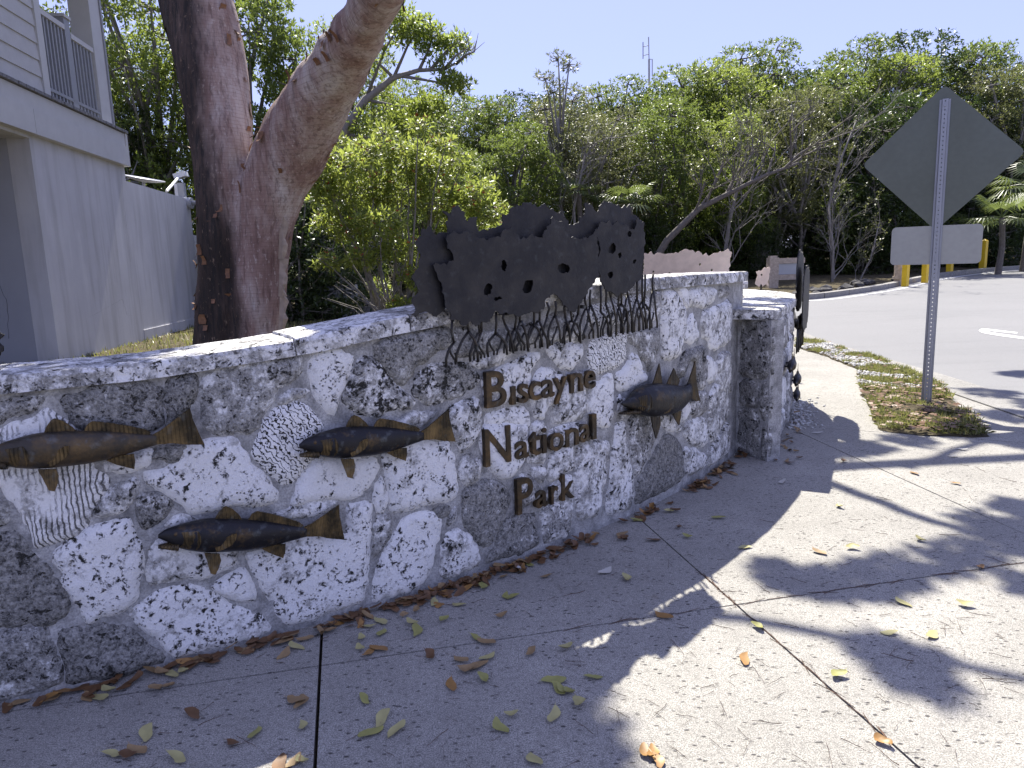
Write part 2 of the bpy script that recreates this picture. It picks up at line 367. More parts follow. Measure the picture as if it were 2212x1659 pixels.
M_GRASS = leafmat('grass_blade', (.075, .10, .015), (.17, .175, .035), (.36, .30, .12), (.34, .36, .06), .35)
M_LEAFC = [simple('dead_leaf_brown', (.17, .085, .032), .55, var=.25, scale=20), simple('dead_leaf_tan', (.33, .22, .10), .6, var=.2, scale=20),
           simple('dead_leaf_straw', (.44, .40, .17), .6, var=.15, scale=20), simple('dead_leaf_green', (.32, .31, .09), .6, var=.15, scale=20),
           simple('dead_leaf_orange', (.36, .19, .05), .5, var=.2, scale=20), simple('dead_leaf_pale', (.5, .48, .42), .6, var=.1, scale=20)]
M_TWIG = simple('twig_brown', (.13, .075, .05), .9, var=.3, scale=25)
M_PEB = simple('limestone_gravel', (.55, .54, .50), .9, var=.15, scale=15)
# ------------------------------------------------------------------ the curved wall: u along, v up, o outward
PX = [-.004, -.012, .898, -1.865]; PY = [-.001, .054, .396, 2.319]
class Curve:
    def __init__(s, pts):
        p = np.asarray(pts, float); s.P = p; s.U = np.r_[0, np.cumsum(np.linalg.norm(np.diff(p, axis=0), axis=1))]
        t = np.gradient(p, axis=0); t /= np.linalg.norm(t, axis=1)[:, None]; s.N = np.c_[t[:, 1], -t[:, 0]]; s.u0 = 0.
    def at(s, u):
        u = u-s.u0
        return np.array([np.interp(u, s.U, s.P[:, 0]), np.interp(u, s.U, s.P[:, 1])]), np.array([np.interp(u, s.U, s.N[:, 0]), np.interp(u, s.U, s.N[:, 1])])
    def w(s, u, v, o=0.0):
        p, n = s.at(u); return np.array([p[0]+n[0]*o, p[1]+n[1]*o, v])
    def uv(s, px, py, o=0.0):
        r = ray(px, py); Q = s.P+s.N*o; c = r[0]*Q[:, 1]-r[1]*Q[:, 0]
        best = None
        for i in np.nonzero(c[:-1]*c[1:] <= 0)[0]:
            a = c[i]/(c[i]-c[i+1]+1e-15); q = Q[i]+(Q[i+1]-Q[i])*a; k = (q@r[:2])/(r[:2]@r[:2])
            if k > 0 and (best is None or k < best[2]): best = (s.U[i]+(s.U[i+1]-s.U[i])*a+s.u0, H+r[2]*k, k)
        return (best[0], best[1]) if best else None
_t = np.linspace(0, 4.92, 260); _main = np.c_[np.polyval(PX, _t), np.polyval(PY, _t)]
_d0 = _main[0]-_main[1]; _d0 /= np.linalg.norm(_d0)
_main = np.r_[[_main[0]+_d0*q for q in np.linspace(1.6, .05, 32)], _main]
WALL = Curve(_main); WALL.u0 = -1.6
UEND = WALL.U[-1]-1.6
W2P = [(1.873, 5.073), (2.10, 5.52), (2.33, 5.986), (2.56, 6.45), (2.74, 6.90), (2.86, 7.35), (2.90, 7.85), (2.84, 8.35), (2.70, 8.8)]
_w2 = np.array(W2P); _s = np.r_[0, np.cumsum(np.linalg.norm(np.diff(_w2, axis=0), axis=1))]
_q = np.linspace(0, _s[-1], 90); WALL2 = Curve(np.c_[np.interp(_q, _s, _w2[:, 0]), np.interp(_q, _s, _w2[:, 1])])
def wall_h(u):    # underside of the coping
    x = [-1.6, 0, .6, 1.0, 1.2, 1.5, 2.0, 2.6, 3.3, 3.9, 5.0]; y = [1.116, 1.116, 1.124, 1.154, 1.168, 1.206, 1.259, 1.295, 1.322, 1.322, 1.31]
    return float(np.interp(u, x, y))
# ------------------------------------------------------------------ terrain
def rise(y): return .035*min(max(0., y-10.), 60.)
def road_z(x, y): return rise(y)
_line = [tuple(p) for p in np.r_[[(-30, -9.0)], WALL.P[::6], WALL2.P[::6], [(2.4, 10.), (2.6, 12.5), (4.5, 15.), (9., 20.), (20., 31.), (60., 60.), (300., 250.), (-300., 250.), (-300., -9)]]]
def gp_t(px, py):
    z = 0.
    for _ in range(30):
        p = gp(px, py, z) if z < H-.01 else at_depth(px, py, 60); z = .5*z+.5*rise(p[1])
    return np.array([p[0], p[1], rise(p[1])])
def build_terrain():
    xs = np.r_[-600, -300, -150, -80, -45, np.arange(-30, -8, 1.), np.arange(-8, 8, .25), np.arange(8, 45, 1.), 45, 80, 150, 300, 600]
    ys = np.r_[-300, -100, -30, np.arange(-10, 0, 1.), np.arange(0, 12, .25), np.arange(12, 60, 1.), 60, 90, 150, 300, 700, 1200]
    gx, gy = np.meshgrid(xs, ys); P = np.c_[gx.ravel(), gy.ravel()]
    ins = inpoly(P, _line); d = pdist(P, _line); sd = np.where(ins, d, -d)
    rs = np.array([rise(y) for y in P[:, 1]])
    k = np.clip((sd-.08)/.22, 0, 1); z = (rs-.05)*(1-k)+np.maximum(rs, .45)*k
    z += np.array([nz(x, y, 3., .5) for x, y in P])*.04*k
    n = len(xs); F = [(j*n+i, j*n+i+1, (j+1)*n+i+1, (j+1)*n+i) for j in range(len(ys)-1) for i in range(n-1)]
    o = mk('ground', np.c_[P, z], F, M_SOIL, smooth=True, origin=(0, 0, 0)); o['kind'] = 'structure'; o['label'] = 'bare brown soil under the trees'
build_terrain()
def gz(x, y):
    p = np.array([[x, y]]); d = pdist(p, _line)[0]*(1 if inpoly(p, _line)[0] else -1); k = min(max((d-.08)/.22, 0), 1)
    return (rise(y)-.05)*(1-k)+max(rise(y), .45)*k
# gutter line (near edge of the road) and far kerb
GUT = [gp_t(*q)[:2] for q in [(1722, 716), (1790, 741), (1900, 772), (2020, 806), (2120, 838), (2212, 866)]]
GUT = [np.array([6.3, 16.2])]+GUT+[GUT[-1]+(GUT[-1]-GUT[-2])/np.linalg.norm(GUT[-1]-GUT[-2])*k for k in (1.5, 4, 9)]
FARK = [gp_t(*q)[:2] for q in [(1740, 650), (1830, 637), (1900, 627), (1960, 614), (2000, 604), (2060, 595), (2120, 588), (2212, 581)]]
FARK = [np.array([-14., 15.2]), np.array([-6., 16.6]), np.array([-1.5, 17.6]), np.array([4., 20.5])]+FARK+[FARK[-1]+(FARK[-1]-FARK[-2])*k for k in (1., 4.)]
def smooth_line(p, n=120):
    p = np.asarray(p, float); s = np.r_[0, np.cumsum(np.linalg.norm(np.diff(p, axis=0), axis=1))]; q = np.linspace(0, s[-1], n)
    r = np.c_[np.interp(q, s, p[:, 0]), np.interp(q, s, p[:, 1])]
    for _ in range(6): r[1:-1] = .25*r[:-2]+.5*r[1:-1]+.25*r[2:]
    return r
FKL = smooth_line(FARK); GTL = smooth_line(GUT, 60)
def offs(L, d):
    t = np.gradient(L, axis=0); t /= np.linalg.norm(t, axis=1)[:, None]; return L+np.c_[t[:, 1], -t[:, 0]]*d
road_near = [(-14, 13.6), (-6, 15.), (-1.5, 16.), (3., 17.2)]
rp = [tuple(p) for p in GTL[::-1]]+[(3., 17.2), (-1.5, 16.), (-6, 15.), (-14, 13.6)]+[tuple(p) for p in FKL]
rp = rp+[(60., FKL[-1][1]), (60., -8.), tuple(GTL[-1]+np.array([.1, -.1]))]
vv, tt = fill(rp, 1.6)
road = mk('road', [(x, y, rise(y)+.004 if y < 15.5 or x > 4 else max(rise(y), .45)+.012) for x, y in vv], [tuple(map(int, t)) for t in tt], M_ASPH, origin=(0, 0, 0)); tag(road, 'grey asphalt road curving away to the right', None, None, 'structure')
def strip(name, L, w0, w1, h, mat, parent=None, zf=None, seg=None, kind='structure', lab=None):
    A, B = offs(L, w0), offs(L, w1); V = []; F = []
    for (a, b) in zip(A, B):
        for q, zz in ((a, 0), (a, 1), (b, 1), (b, 0)):
            V.append((q[0], q[1], zf(*q)+(h if zz else -.04)))
    for i in range(len(A)-1):
        for k in range(3): F.append((i*4+k, (i+1)*4+k, (i+1)*4+k+1, i*4+k+1))
    F += [(0, 1, 2, 3), tuple((len(A)-1)*4+k for k in (3, 2, 1, 0))]
    o = mk(name, V, F, mat, parent, origin=None if parent else (0, 0, 0))
    if parent is None: tag(o, lab, None, None, kind)
    return o
rz = lambda x, y: max(rise(y), .45) if x < 4 else rise(y)
fk = empty('kerb', (10, 24, .5), 'pale concrete kerb on the far side of the road', None, None, 'structure')
for i in range(0, len(FKL)-3, 3):   # cast in lengths with open joints
    seg = FKL[i:i+4].copy(); d = seg[-1]-seg[0]; d /= np.linalg.norm(d); seg[-1] -= d*.03
    strip('kerb_stone', seg, -.17, .03, .14, M_GUTTER, fk, rz)
strip('edge_line', FKL[36:], .32, .43, .008, M_LINE, None, rz, lab='white painted edge line beside the far kerb')
gutter = strip('gutter', GTL[:], -.02, .46, .010, M_GUTTER, None, road_z, lab='flush pale concrete edging between road and verge')
MARK = [(1530, 638), (1545, 629), (1568, 627), (1765, 650), (1760, 658), (1600, 642), (1592, 648), (1640, 655), (1804, 679), (1900, 697), (1900, 710), (1804, 692), (1650, 671), (1570, 657), (1545, 650)]
mk_ = [gp_t((2900+x/1.508)/1.8517, (900+y/1.508)/1.8517) for x, y in MARK]
vv, tt = fill([q[:2] for q in mk_], .5)
tag(mk('arrow_marking', [(x, y, rise(y)+.0085) for x, y in vv], [tuple(map(int, t)) for t in tt], M_LINE), 'white hooked turn arrow painted on the road', 'road marking', None, 'structure')
# ------------------------------------------------------------------ sidewalk slabs with open joints
def build_sidewalk():
    out = [tuple(WALL.w(u, 0, -.10)[:2]) for u in np.linspace(-1.5, UEND, 40)]+[tuple(WALL2.w(s_, 0, -.06)[:2]) for s_ in np.linspace(0.02, 3.3, 16)]
    g = [tuple(p) for p in offs(GTL, .47)[::2]]
    g = [p for p in g if p[1] < 13.6]
    out = out+[(3.6, 10.5), (4.6, 12.4)]+g+[(-4.6, -3.0)]
    JN = [((384, 1483), (1966, 1251)), ((695, 1365), (682, 1620)), ((1390, 1128), (1921, 1601)), ((1711, 927), (2212, 1153)), ((1716, 920), (1895, 933))]
    J = []
    for a, b in JN:
        A, B = gp(*a)[:2], gp(*b)[:2]; d = (B-A)/np.linalg.norm(B-A); J.append((A, d, np.array([-d[1], d[0]])))
    lines = [[A-d*20, A+d*20] for A, d, n in J]
    q = np.array(out); lines = [ln for ln in lines]
    vv, tt = fill(out, .6, lines=[[tuple(a+(b-a)*k/40) for k in range(41)] for a, b in lines], margin=.3)
    cen = vv[tt].mean(1); key = np.zeros(len(tt), int)
    for i, (A, d, n) in enumerate(J): key += ((cen-A)@n > 0).astype(int) << i
    root = empty('sidewalk', (0, 3, 0), 'salt-pitted concrete sidewalk in front of the stone wall', None, None, 'structure')
    for k in sorted(set(key)):
        T = tt[key == k]; ids = sorted(set(T.ravel())); mp = {a: i for i, a in enumerate(ids)}; P = vv[ids].copy()
        for i, (A, d, n) in enumerate(J):
            s = (P-A)@n; side = 1 if (k >> i) & 1 else -1; m = np.abs(s) < 1e-4
            P[m] += n*side*(.0045 if i != 1 else .006)
        T = np.array([[mp[a] for a in t] for t in T])
        zt = {}
        V, F = plate(P, T, lambda x, y: (x, y, rise(y)+RNG.uniform(0, .0)), lambda x, y: (x, y, rise(y)-.045))
        mk('slab', V, F, M_CONC, root)
build_sidewalk()
# ------------------------------------------------------------------ stone walls
def stone(poly, surf, mat, parent, tone, pit, prot=.022, step=.035, name='stone', rough=1.0):
    poly = [np.asarray(p, float) for p in poly]
    if area(poly) < 0: poly = poly[::-1]
    c = np.mean(poly, axis=0); P = []
    sz = math.sqrt(abs(area(poly)))
    p1 = resample(chaikin(poly, 1), .018)
    sd = random.uniform(0, 99)
    for q in p1:
        n = (q-c)/(np.linalg.norm(q-c)+1e-9)
        P.append(q+n*(nz(q[0], q[1], sd, 22)*.007*rough+nz(q[0], q[1], sd+5, 70)*.0035*rough+.019))
    if sz < .12: step = .022
    vv, tt = fill(P, step)
    dd = pdist(vv, P); pr = prot+random.uniform(-.006, .008)
    tx, ty = random.uniform(-.02, .02), random.uniform(-.02, .02)
    def front(x, y):
        d = pdist([(x, y)], P)[0] if False else F_[(x, y)]
        o = -.012+(pr+.012)*(1-math.exp(-d/.009))+(x-c[0])*tx+(y-c[1])*ty
        o += (nz(x, y, sd, 9)*.009+nz(x, y, sd, 28)*.006)*min(1, d/.02)
        return surf(x, y, o)
    F_ = {tuple(p): d for p, d in zip(vv, dd)}
    V, F = plate(vv, tt, lambda x, y: front(x, y), lambda x, y: surf(x, y, -.03))
    return mk(name, V, F, mat, parent, smooth=True, color=(tone, pit, random.random(), 1))
R = {1: (.788, 0, 1400), 2: (.788, 0, 2050), 3: (.788, 750, 1350), 4: (.788, 750, 1900), 5: (.6304, 1600, 1200), 6: (.6304, 1600, 1700), 7: (.5516, 2300, 1050), 8: (.5516, 2300, 1550)}
def cr(k, x, y): s, a, b = R[k]; return ((x*s+a)/1.85172, (y*s+b)/1.85172)
STONES = [
 (1, [(-300,270),(0,250),(205,235),(232,262),(190,312),(90,345),(-300,440)], .5, .5, 0),
 (1, [(-300,455),(0,388),(130,348),(228,296),(290,326),(400,420),(455,585),(550,645),(545,690),(480,790),(435,905),(380,935),(270,985),(165,1015),(130,910),(85,830),(40,765),(0,705),(-300,690)], .18, .35, 2),
 (1, [(285,235),(560,182),(815,155),(826,390),(780,415),(420,415),(312,310)], .62, .5, 0),
 (1, [(838,150),(1005,118),(1010,190),(980,262),(900,385),(842,405)], .78, .5, 0),
 (3, [(65,230),(100,180),(170,160),(500,95),(588,92),(575,210),(440,298),(388,390),(365,472),(320,500),(200,500),(80,488),(55,430)], .46, .45, 0),
 (1, [(480,590),(590,560),(700,520),(785,500),(745,598),(640,622),(520,618)], .2, .4, 0),
 (1, [(800,500),(910,480),(950,492),(890,585),(830,560),(770,560)], .6, .4, 0),
 (1, [(470,830),(520,770),(580,695),(680,658),(702,692),(655,788),(600,828),(530,858),(462,850)], .36, .5, 0),
 (1, [(738,612),(870,602),(935,495),(1050,458),(1200,452),(1255,530),(1280,580),(1368,650),(1410,730),(1400,788),(1300,818),(1180,788),(1090,828),(985,848),(905,788),(820,738),(752,690)], .1, .4, 0),
 (1, [(708,742),(790,733),(878,780),(848,828),(762,915),(722,900),(694,820)], .58, .6, 0),
 (1, [(830,905),(900,842),(985,866),(960,900)], .5, .5, 0),
 (2, [(-260,105),(60,92),(112,130),(158,202),(218,282),(298,372),(362,470),(338,542),(250,576),(50,598),(10,590),(-260,605)], .8, .55, 0),
 (2, [(-260,-80),(10,-60),(48,35),(5,82),(-260,92)], .45, .5, 0),
 (2, [(232,242),(300,184),(440,94),(560,54),(658,34),(678,110),(716,190),(716,300),(688,448),(618,508),(440,568),(402,542),(388,480),(342,402),(302,292)], .12, .62, 0),
 (2, [(-260,618),(40,610),(228,600),(250,642),(304,780),(320,880),(100,955),(-260,1075)], .55, .5, 0),
 (2, [(264,592),(400,588),(470,583),(598,568),(698,642),(798,702),(828,740),(872,765),(700,812),(342,892),(326,780),(270,642)], .82, .6, 0),
 (2, [(650,540),(722,474),(850,394),(950,366),(1080,414),(1130,450),(1240,484),(1350,522),(1382,572),(1420,625),(1300,668),(1060,732),(902,752),(852,698),(782,640),(714,594)], .16, .62, 0),
 (2, [(748,212),(800,104),(1200,160),(1206,240),(1168,298),(1040,338),(920,348),(782,382),(738,340)], .32, .5, 0),
 (4, [(115,580),(172,542),(278,480),(326,560),(360,656),(240,636)], .1, .35, 0),
 (4, [(292,402),(420,372),(600,322),(788,332),(792,164),(936,144),(932,300),(922,500),(906,656),(700,726),(492,792),(464,718),(404,620),(334,520)], .17, .5, 0),
 (3, [(455,882),(660,834),(758,828),(796,850),(640,916),(462,928)], .25, .4, 0),
 (3, [(603,98),(720,64),(840,68),(866,97),(828,208),(788,288),(748,414),(722,424),(694,370),(644,290),(613,200)], .1, .35, 0),
 (3, [(892,98),(958,94),(1008,152),(1048,232),(1164,310),(1146,366),(1030,376),(960,410),(832,376),(796,330),(824,242)], .42, .9, 0),
 (5, [(-165,264),(-100,220),(330,145),(342,296),(218,366),(118,426),(60,526),(2,546),(-58,470),(-148,380)], .64, .3, 0),
 (3, [(434,372),(520,344),(598,335),(686,440),(714,468),(600,558),(646,608),(588,688),(510,784),(434,698),(330,600),(354,530),(394,442)], .14, .4, 1),
 (3, [(455,346),(474,312),(570,254),(636,288),(560,322)], .4, .4, 0),
 (3, [(530,866),(584,722),(652,624),(760,624),(850,604),(976,608),(980,680),(936,768),(868,816),(700,826),(602,856)], .08, .3, 0),
 (6, [(-100,190),(0,112),(150,102),(328,112),(366,260),(380,438),(328,500),(160,516),(0,564),(-48,528),(-70,350)], .12, .45, 0),
 (3, [(952,770),(1000,704),(1026,840),(1006,886),(962,886)], .25, .4, 0),
 (4, [(962,208),(1046,204),(1046,300),(998,378),(960,454),(948,430),(952,300)], .5, .4, 0),
 (6, [(-122,890),(-40,724),(20,612),(120,563),(213,558),(296,620),(262,740),(188,1000),(100,1055),(-180,1140),(-168,1000)], .16, .55, 0),
 (6, [(218,532),(318,517),(322,558),(288,596),(242,596)], .75, .5, 0),
 (6, [(345,542),(368,522),(366,600),(312,656),(302,640)], .45, .4, 0),
 (6, [(288,722),(370,660),(448,704),(496,772),(526,860),(516,906),(380,955),(252,985),(274,860)], .32, .45, 0),
 (6, [(408,444),(470,384),(560,354),(638,374),(696,424),(710,500),(656,620),(588,756),(540,804),(484,718),(404,630)], .66, .35, 0),
 (6, [(564,830),(624,744),(674,604),(800,564),(866,554),(895,760),(895,778),(700,845),(564,895)], .72, .35, 0),
 (6, [(904,544),(1000,504),(1088,464),(1116,502),(1100,700),(932,775),(920,700)], .42, .4, 0),
 (6, [(744,352),(800,306),(856,342),(926,420),(846,516),(750,536),(734,450)], .52, .45, 0),
 (8, [(24,432),(140,384),(266,404),(276,470),(246,620),(206,850),(188,940),(24,960),(14,650)], .32, .5, 0),
 (6, [(534,4),(700,-26),(826,4),(826,100),(796,238),(738,326),(642,346),(574,260),(514,150)], .18, .5, 0),
 (6, [(388,212),(460,184),(536,242),(516,338),(440,406),(398,358)], .38, .5, 0),
 (6, [(842,22),(938,4),(946,100),(941,250),(860,246),(814,238),(832,120)], .2, .45, 0),
 (6, [(963,192),(1106,104),(1111,308),(1058,308),(970,366),(948,330)], .3, .45, 0),
 (6, [(832,282),(936,274),(936,348),(880,376)], .45, .4, 0),
 (6, [(962,402),(1058,324),(1106,334),(1116,440),(1000,476),(932,498)], .25, .4, 0),
 (5, [(114,484),(204,408),(330,404),(476,404),(520,490),(496,556),(420,606),(250,680),(152,666),(86,572)], .5, .9, 0),
 (5, [(312,694),(420,644),(516,606),(520,880),(400,974),(348,880)], .32, .6, 0),
 (5, [(-70,802),(60,724),(285,694),(200,776),(60,826)], .45, .4, 0),
 (5, [(543,474),(650,434),(848,334),(904,326),(904,380),(856,450),(826,636),(680,656),(553,676)], .2, .5, 0),
 (5, [(444,392),(600,334),(700,294),(826,296),(716,358),(660,416),(534,446),(504,438)], .32, .5, 0),
 (5, [(864,472),(930,416),(1044,462),(1054,500),(976,648),(928,756),(862,746),(844,640)], .22, .5, 0),
 (5, [(534,718),(700,684),(811,665),(836,760),(816,846),(690,796),(538,826)], .2, .5, 0),
 (5, [(948,274),(1080,274),(1184,274),(1176,350),(1108,444),(1040,436),(984,388),(940,332)], .26, .5, 0),
 (5, [(352,156),(500,164),(600,204),(895,106),(914,250),(848,296),(500,366),(362,388)], .5, .5, 0),
 (5, [(944,94),(1146,56),(1185,200),(1185,260),(954,260)], .42, .4, 0),
 (5, [(1074,482),(1176,446),(1186,570),(1186,756),(1130,774),(964,794),(994,670)], .36, .6, 0),
 (5, [(864,784),(926,774),(926,850),(946,896),(836,828)], .3, .4, 0),
 (5, [(963,812),(1186,774),(1206,850),(1196,896),(1110,934),(964,954)], .4, .6, 0),
 (7, [(124,564),(250,526),(378,494),(400,600),(380,736),(260,785),(152,834),(110,740)], .06, .2, 1),
 (7, [(440,234),(520,214),(565,290),(556,390),(500,402),(330,455),(104,495),(104,304),(300,254)], .3, .3, 1),
 (7, [(566,224),(636,194),(626,330),(576,430),(562,400)], .42, .3, 0),
 (7, [(394,500),(560,484),(634,444),(616,680),(560,826),(482,656),(402,576)], .58, .4, 0),
 (7, [(654,204),(738,194),(796,300),(824,370),(786,580),(766,696),(652,716),(642,420)], .25, .5, 0),
 (7, [(758,188),(828,184),(836,365),(792,280)], .2, .3, 2),
 (7, [(842,184),(1030,160),(1036,288),(960,326),(842,326)], .22, .4, 0),
 (7, [(1053,164),(1128,145),(1136,230),(1060,286)], .55, .4, 0),
 (7, [(852,374),(878,364),(916,520),(898,576),(802,596),(794,560)], .1, .4, 0),
 (7, [(932,354),(1050,314),(1138,256),(1138,598),(1000,645),(972,560),(934,556)], .3, .5, 0),
 (7, [(802,644),(956,594),(961,800),(946,945),(880,896),(872,720),(800,846),(744,846)], .58, .5, 0),
 (7, [(974,665),(1038,742),(1018,858),(974,875)], .12, .3, 2),
 (7, [(1047,664),(1138,644),(1146,945),(1042,945)], .35, .4, 0),
 (7, [(404,634),(480,686),(546,850),(400,935),(314,935),(314,794),(394,754)], .16, .45, 0),
 (8, [(99,22),(306,-146),(296,200),(268,278),(190,296),(114,200)], .14, .45, 0),
 (8, [(322,32),(496,180),(390,216),(322,246)], .42, .5, 0),
 (8, [(304,274),(388,234),(416,480),(436,680),(436,878),(224,936),(274,600)], .26, .55, 0),
 (8, [(404,212),(520,184),(616,204),(634,320),(556,498),(480,652),(448,658),(424,450)], .5, .55, 0),
 (8, [(652,350),(700,340),(776,392),(786,500),(806,648),(700,736),(500,846),(458,875),(454,690),(564,520)], .97, .25, 0),
 (8, [(604,184),(720,184),(776,242),(786,326),(740,326),(650,296)], .3, .5, 0),
 (8, [(793,102),(828,94),(842,160),(800,246),(782,240)], .05, .3, 0),
 (8, [(813,252),(966,204),(966,446),(850,416),(803,348)], .3, .5, 0),
 (8, [(813,424),(900,454),(966,484),(956,596),(833,645),(803,480)], .34, .5, 0),
 (8, [(853,62),(966,4),(966,186),(853,226)], .5, .5, 0),
 (8, [(983,22),(1126,-96),(1126,196),(1000,416),(983,300)], .4, .5, 0),
 (8, [(983,442),(1126,224),(1121,478),(1050,535),(974,585)], .36, .5, 0),
]
def slabwall(name, surf, us, v0, vt, thick, parent, mat):
    V = []; F = []; n = len(us)
    for u in us:
        t = vt(u); V += [surf(u, v0, 0), surf(u, t, 0), surf(u, t, -thick), surf(u, v0, -thick)]
    for i in range(n-1):
        for k in range(4): F.append((i*4+k, (i+1)*4+k, (i+1)*4+(k+1) % 4, i*4+(k+1) % 4))
    F += [(3, 2, 1, 0), tuple((n-1)*4+k for k in range(4))]
    return mk(name, V, F, mat, parent)
def coping(surf, u0, u1, vt, th, o0, o1, parent, tone, drop=0., lift=0.):
    """one rough coping stone: a long slab following the wall"""
    nu = max(3, int((u1-u0)/.05)); us = np.linspace(u0, u1, nu); sd = random.uniform(0, 99)
    prof = []
    def pt(i, u, o, v, amp=1.):
        e = nz(u*9, o*20+v*30, sd)*.007*amp+nz(u*34, o*60+v*90, sd)*.0035*amp
        return o+e, v+nz(u*12, v*40+o*30, sd+7)*.004*amp
    V = []; F = []
    ring = [(o1, 0), (o1, .35), (o1, .7), (o1-.006, .93), (o1-.03, 1.0), (o1-.10, 1.0), (o1-.2, 1.0), ((o0+o1)/2-.06, 1.0), (o0+.02, 1.0), (o0, .9), (o0, 0)]
    for i, u in enumerate(us):
        b = vt(u)+drop
        for o, h in ring:
            oo, v = pt(i, u, o, b+.002+h*(th+lift), .4 if h == 0 else 1.)
            V.append(surf(u+(nz(o*20, h*9, sd)*.008 if i in (0, nu-1) else 0), v, oo))
    m = len(ring)
    for i in range(nu-1):
        for k in range(m): F.append((i*m+k, i*m+(k+1) % m, (i+1)*m+(k+1) % m, (i+1)*m+k))
    F += [tuple(range(m-1, -1, -1)), tuple((nu-1)*m+k for k in range(m))]
    F = [f[::-1] for f in F]
    return mk('coping_stone', V, F, M_STONE, parent, smooth=False, color=(tone, .55, random.random(), 1))
def build_main_wall():
    root = empty('stone_wall', WALL.w(2.2, 0, -.15), 'long curved coral-stone wall carrying the lettering and large bronze fish', 'wall')
    slabwall('mortar', WALL.w, np.linspace(-1.5, UEND-.002, 60), -.05, wall_h, .32, root, M_MORTAR)
    for k, pts, tone, pit, kind in STONES:
        uv = []
        for x, y in pts:
            px, py = cr(k, x, y)
            if px < 0:   # continue the stone outside the frame along the wall
                a = WALL.uv(0, py, .02); uv.append((a[0]+px*.0012, a[1]))
            else: uv.append(WALL.uv(px, py, .02))
        uv = [(min(max(u, -1.49), UEND-.006), min(max(v, .005), wall_h(u)-.006)) for u, v in uv]
        stone(uv, WALL.w, (M_STONE, M_BRAIN, M_RAY)[kind], root, tone, pit)
    for (a, b, c_, d_, t_) in [(-1.48, -.45, .02, .3, .6), (-1.48, -.45, .32, .62, .3), (-1.48, -.45, .64, .86, .4), (-1.48, -.45, .88, 1.1, .3)]:
        stone([(a, c_), (b, c_), (b-.03, d_), (a, d_)], WALL.w, M_STONE, root, t_, .5)
    js = [-1.5, -.55, .12, 1.12, 1.62, 2.55, 3.35, 4.05, 4.62, UEND+.035]
    for i in range(len(js)-1):
        th = .064 if js[i] < 1.1 else .066
        coping(WALL.w, js[i]+.003, js[i+1]-.003, wall_h, th, -.37, .035, root, random.choice([.3, .38, .45]), 0., .0 if i < 3 else .008)
    return root
STONE_WALL = build_main_wall()
def jitter_stones(surf, us, vs, parent, seed, merge=.25, tones=(.2, .65)):
    rr = random.Random(seed); P = {}
    for i, u in enumerate(us):
        for j, v in enumerate(vs):
            ju = 0 if i in (0, len(us)-1) else rr.uniform(-.3, .3)*(us[1]-us[0]); jv = 0 if j in (0, len(vs)-1) else rr.uniform(-.28, .28)*(vs[1]-vs[0])
            P[i, j] = np.array([u+ju, v+jv])
    for i in range(len(us)-1):
        for j in range(len(vs)-1):
            q = [P[i, j], P[i+1, j], P[i+1, j+1], P[i, j+1]]; c = sum(q)/4
            q = [p+(c-p)/np.linalg.norm(c-p)*.022 for p in q]
            stone(q, surf, rr.choice([M_STONE]*5+[M_RAY]), parent, rr.uniform(*tones), rr.uniform(.3, .7))
def build_wall2():
    root = empty('stone_wall', (2.4, 6.6, 0), 'lower stone wall stepping forward beyond the end of the lettered wall', 'wall')
    h2 = lambda u: 1.045
    slabwall('mortar', WALL2.w, np.linspace(.17, WALL2.U[-1], 40), -.05, h2, .40, root, M_MORTAR)
    jitter_stones(WALL2.w, np.linspace(.03, 3.9, 13), np.linspace(.01, 1.04, 5), root, 5, tones=(.15, .5))
    # end face: turns back to the main wall
    A = np.array([1.865, 5.06]); B = np.array([1.725, 5.40]); t = (B-A)/np.linalg.norm(B-A); n = np.array([-t[1], t[0]])
    if n@np.array([-1, -1]) < 0: n = -n
    Lr = float(np.linalg.norm(B-A))
    sf = lambda u, v, o: np.array([*(A+t*u+n*o), v])
    _c = sf(Lr/2, .5, -.06); MB().box(_c, np.array([*t, 0])*Lr/2, np.array([*n, 0])*.059, (0, 0, .543)).build('mortar', M_MORTAR, root)
    for q, tn in [([(.005, .60), (Lr, .60), (Lr, 1.035), (.005, 1.035)], .55), ([(.10, .38), (Lr, .38), (Lr, .585), (.10, .585)], .62), ([(.005, .30), (.085, .30), (.085, .585), (.005, .585)], .5), ([(.09, .01), (Lr, .01), (Lr, .365), (.09, .365)], .55), ([(.005, .01), (.075, .01), (.075, .285), (.005, .285)], .55)]:
        stone(q, sf, M_STONE, root, tn, .6, prot=.012)
    coping(WALL2.w, -.05, .8, h2, .07, -.44, .04, root, .4); coping(WALL2.w, .806, 1.7, h2, .068, -.44, .04, root, .35)
    coping(WALL2.w, 1.706, 2.7, h2, .07, -.44, .04, root, .45); coping(WALL2.w, 2.706, 3.8, h2, .066, -.44, .04, root, .4)
    # low wall farther back
    r3 = empty('stone_wall', (2.4, 9.2, 0), 'short far stone wall with a sunlit coping behind the other two', 'wall')
    C3 = Curve(np.c_[np.linspace(1.0, 3.0, 20), np.linspace(9.3, 9.0, 20)]); h3 = lambda u: 1.10
    slabwall('mortar', C3.w, np.linspace(0, C3.U[-1], 10), -.05, h3, .4, r3, M_MORTAR)
    jitter_stones(C3.w, np.linspace(.0, 2.0, 6), np.linspace(.01, 1.08, 4), r3, 9)
    coping(C3.w, 0., 1.1, h3, .09, -.44, .04, r3, .3); coping(C3.w, 1.106, 2.03, h3, .09, -.44, .04, r3, .25)
    return root
WALL2_OBJ = build_wall2()
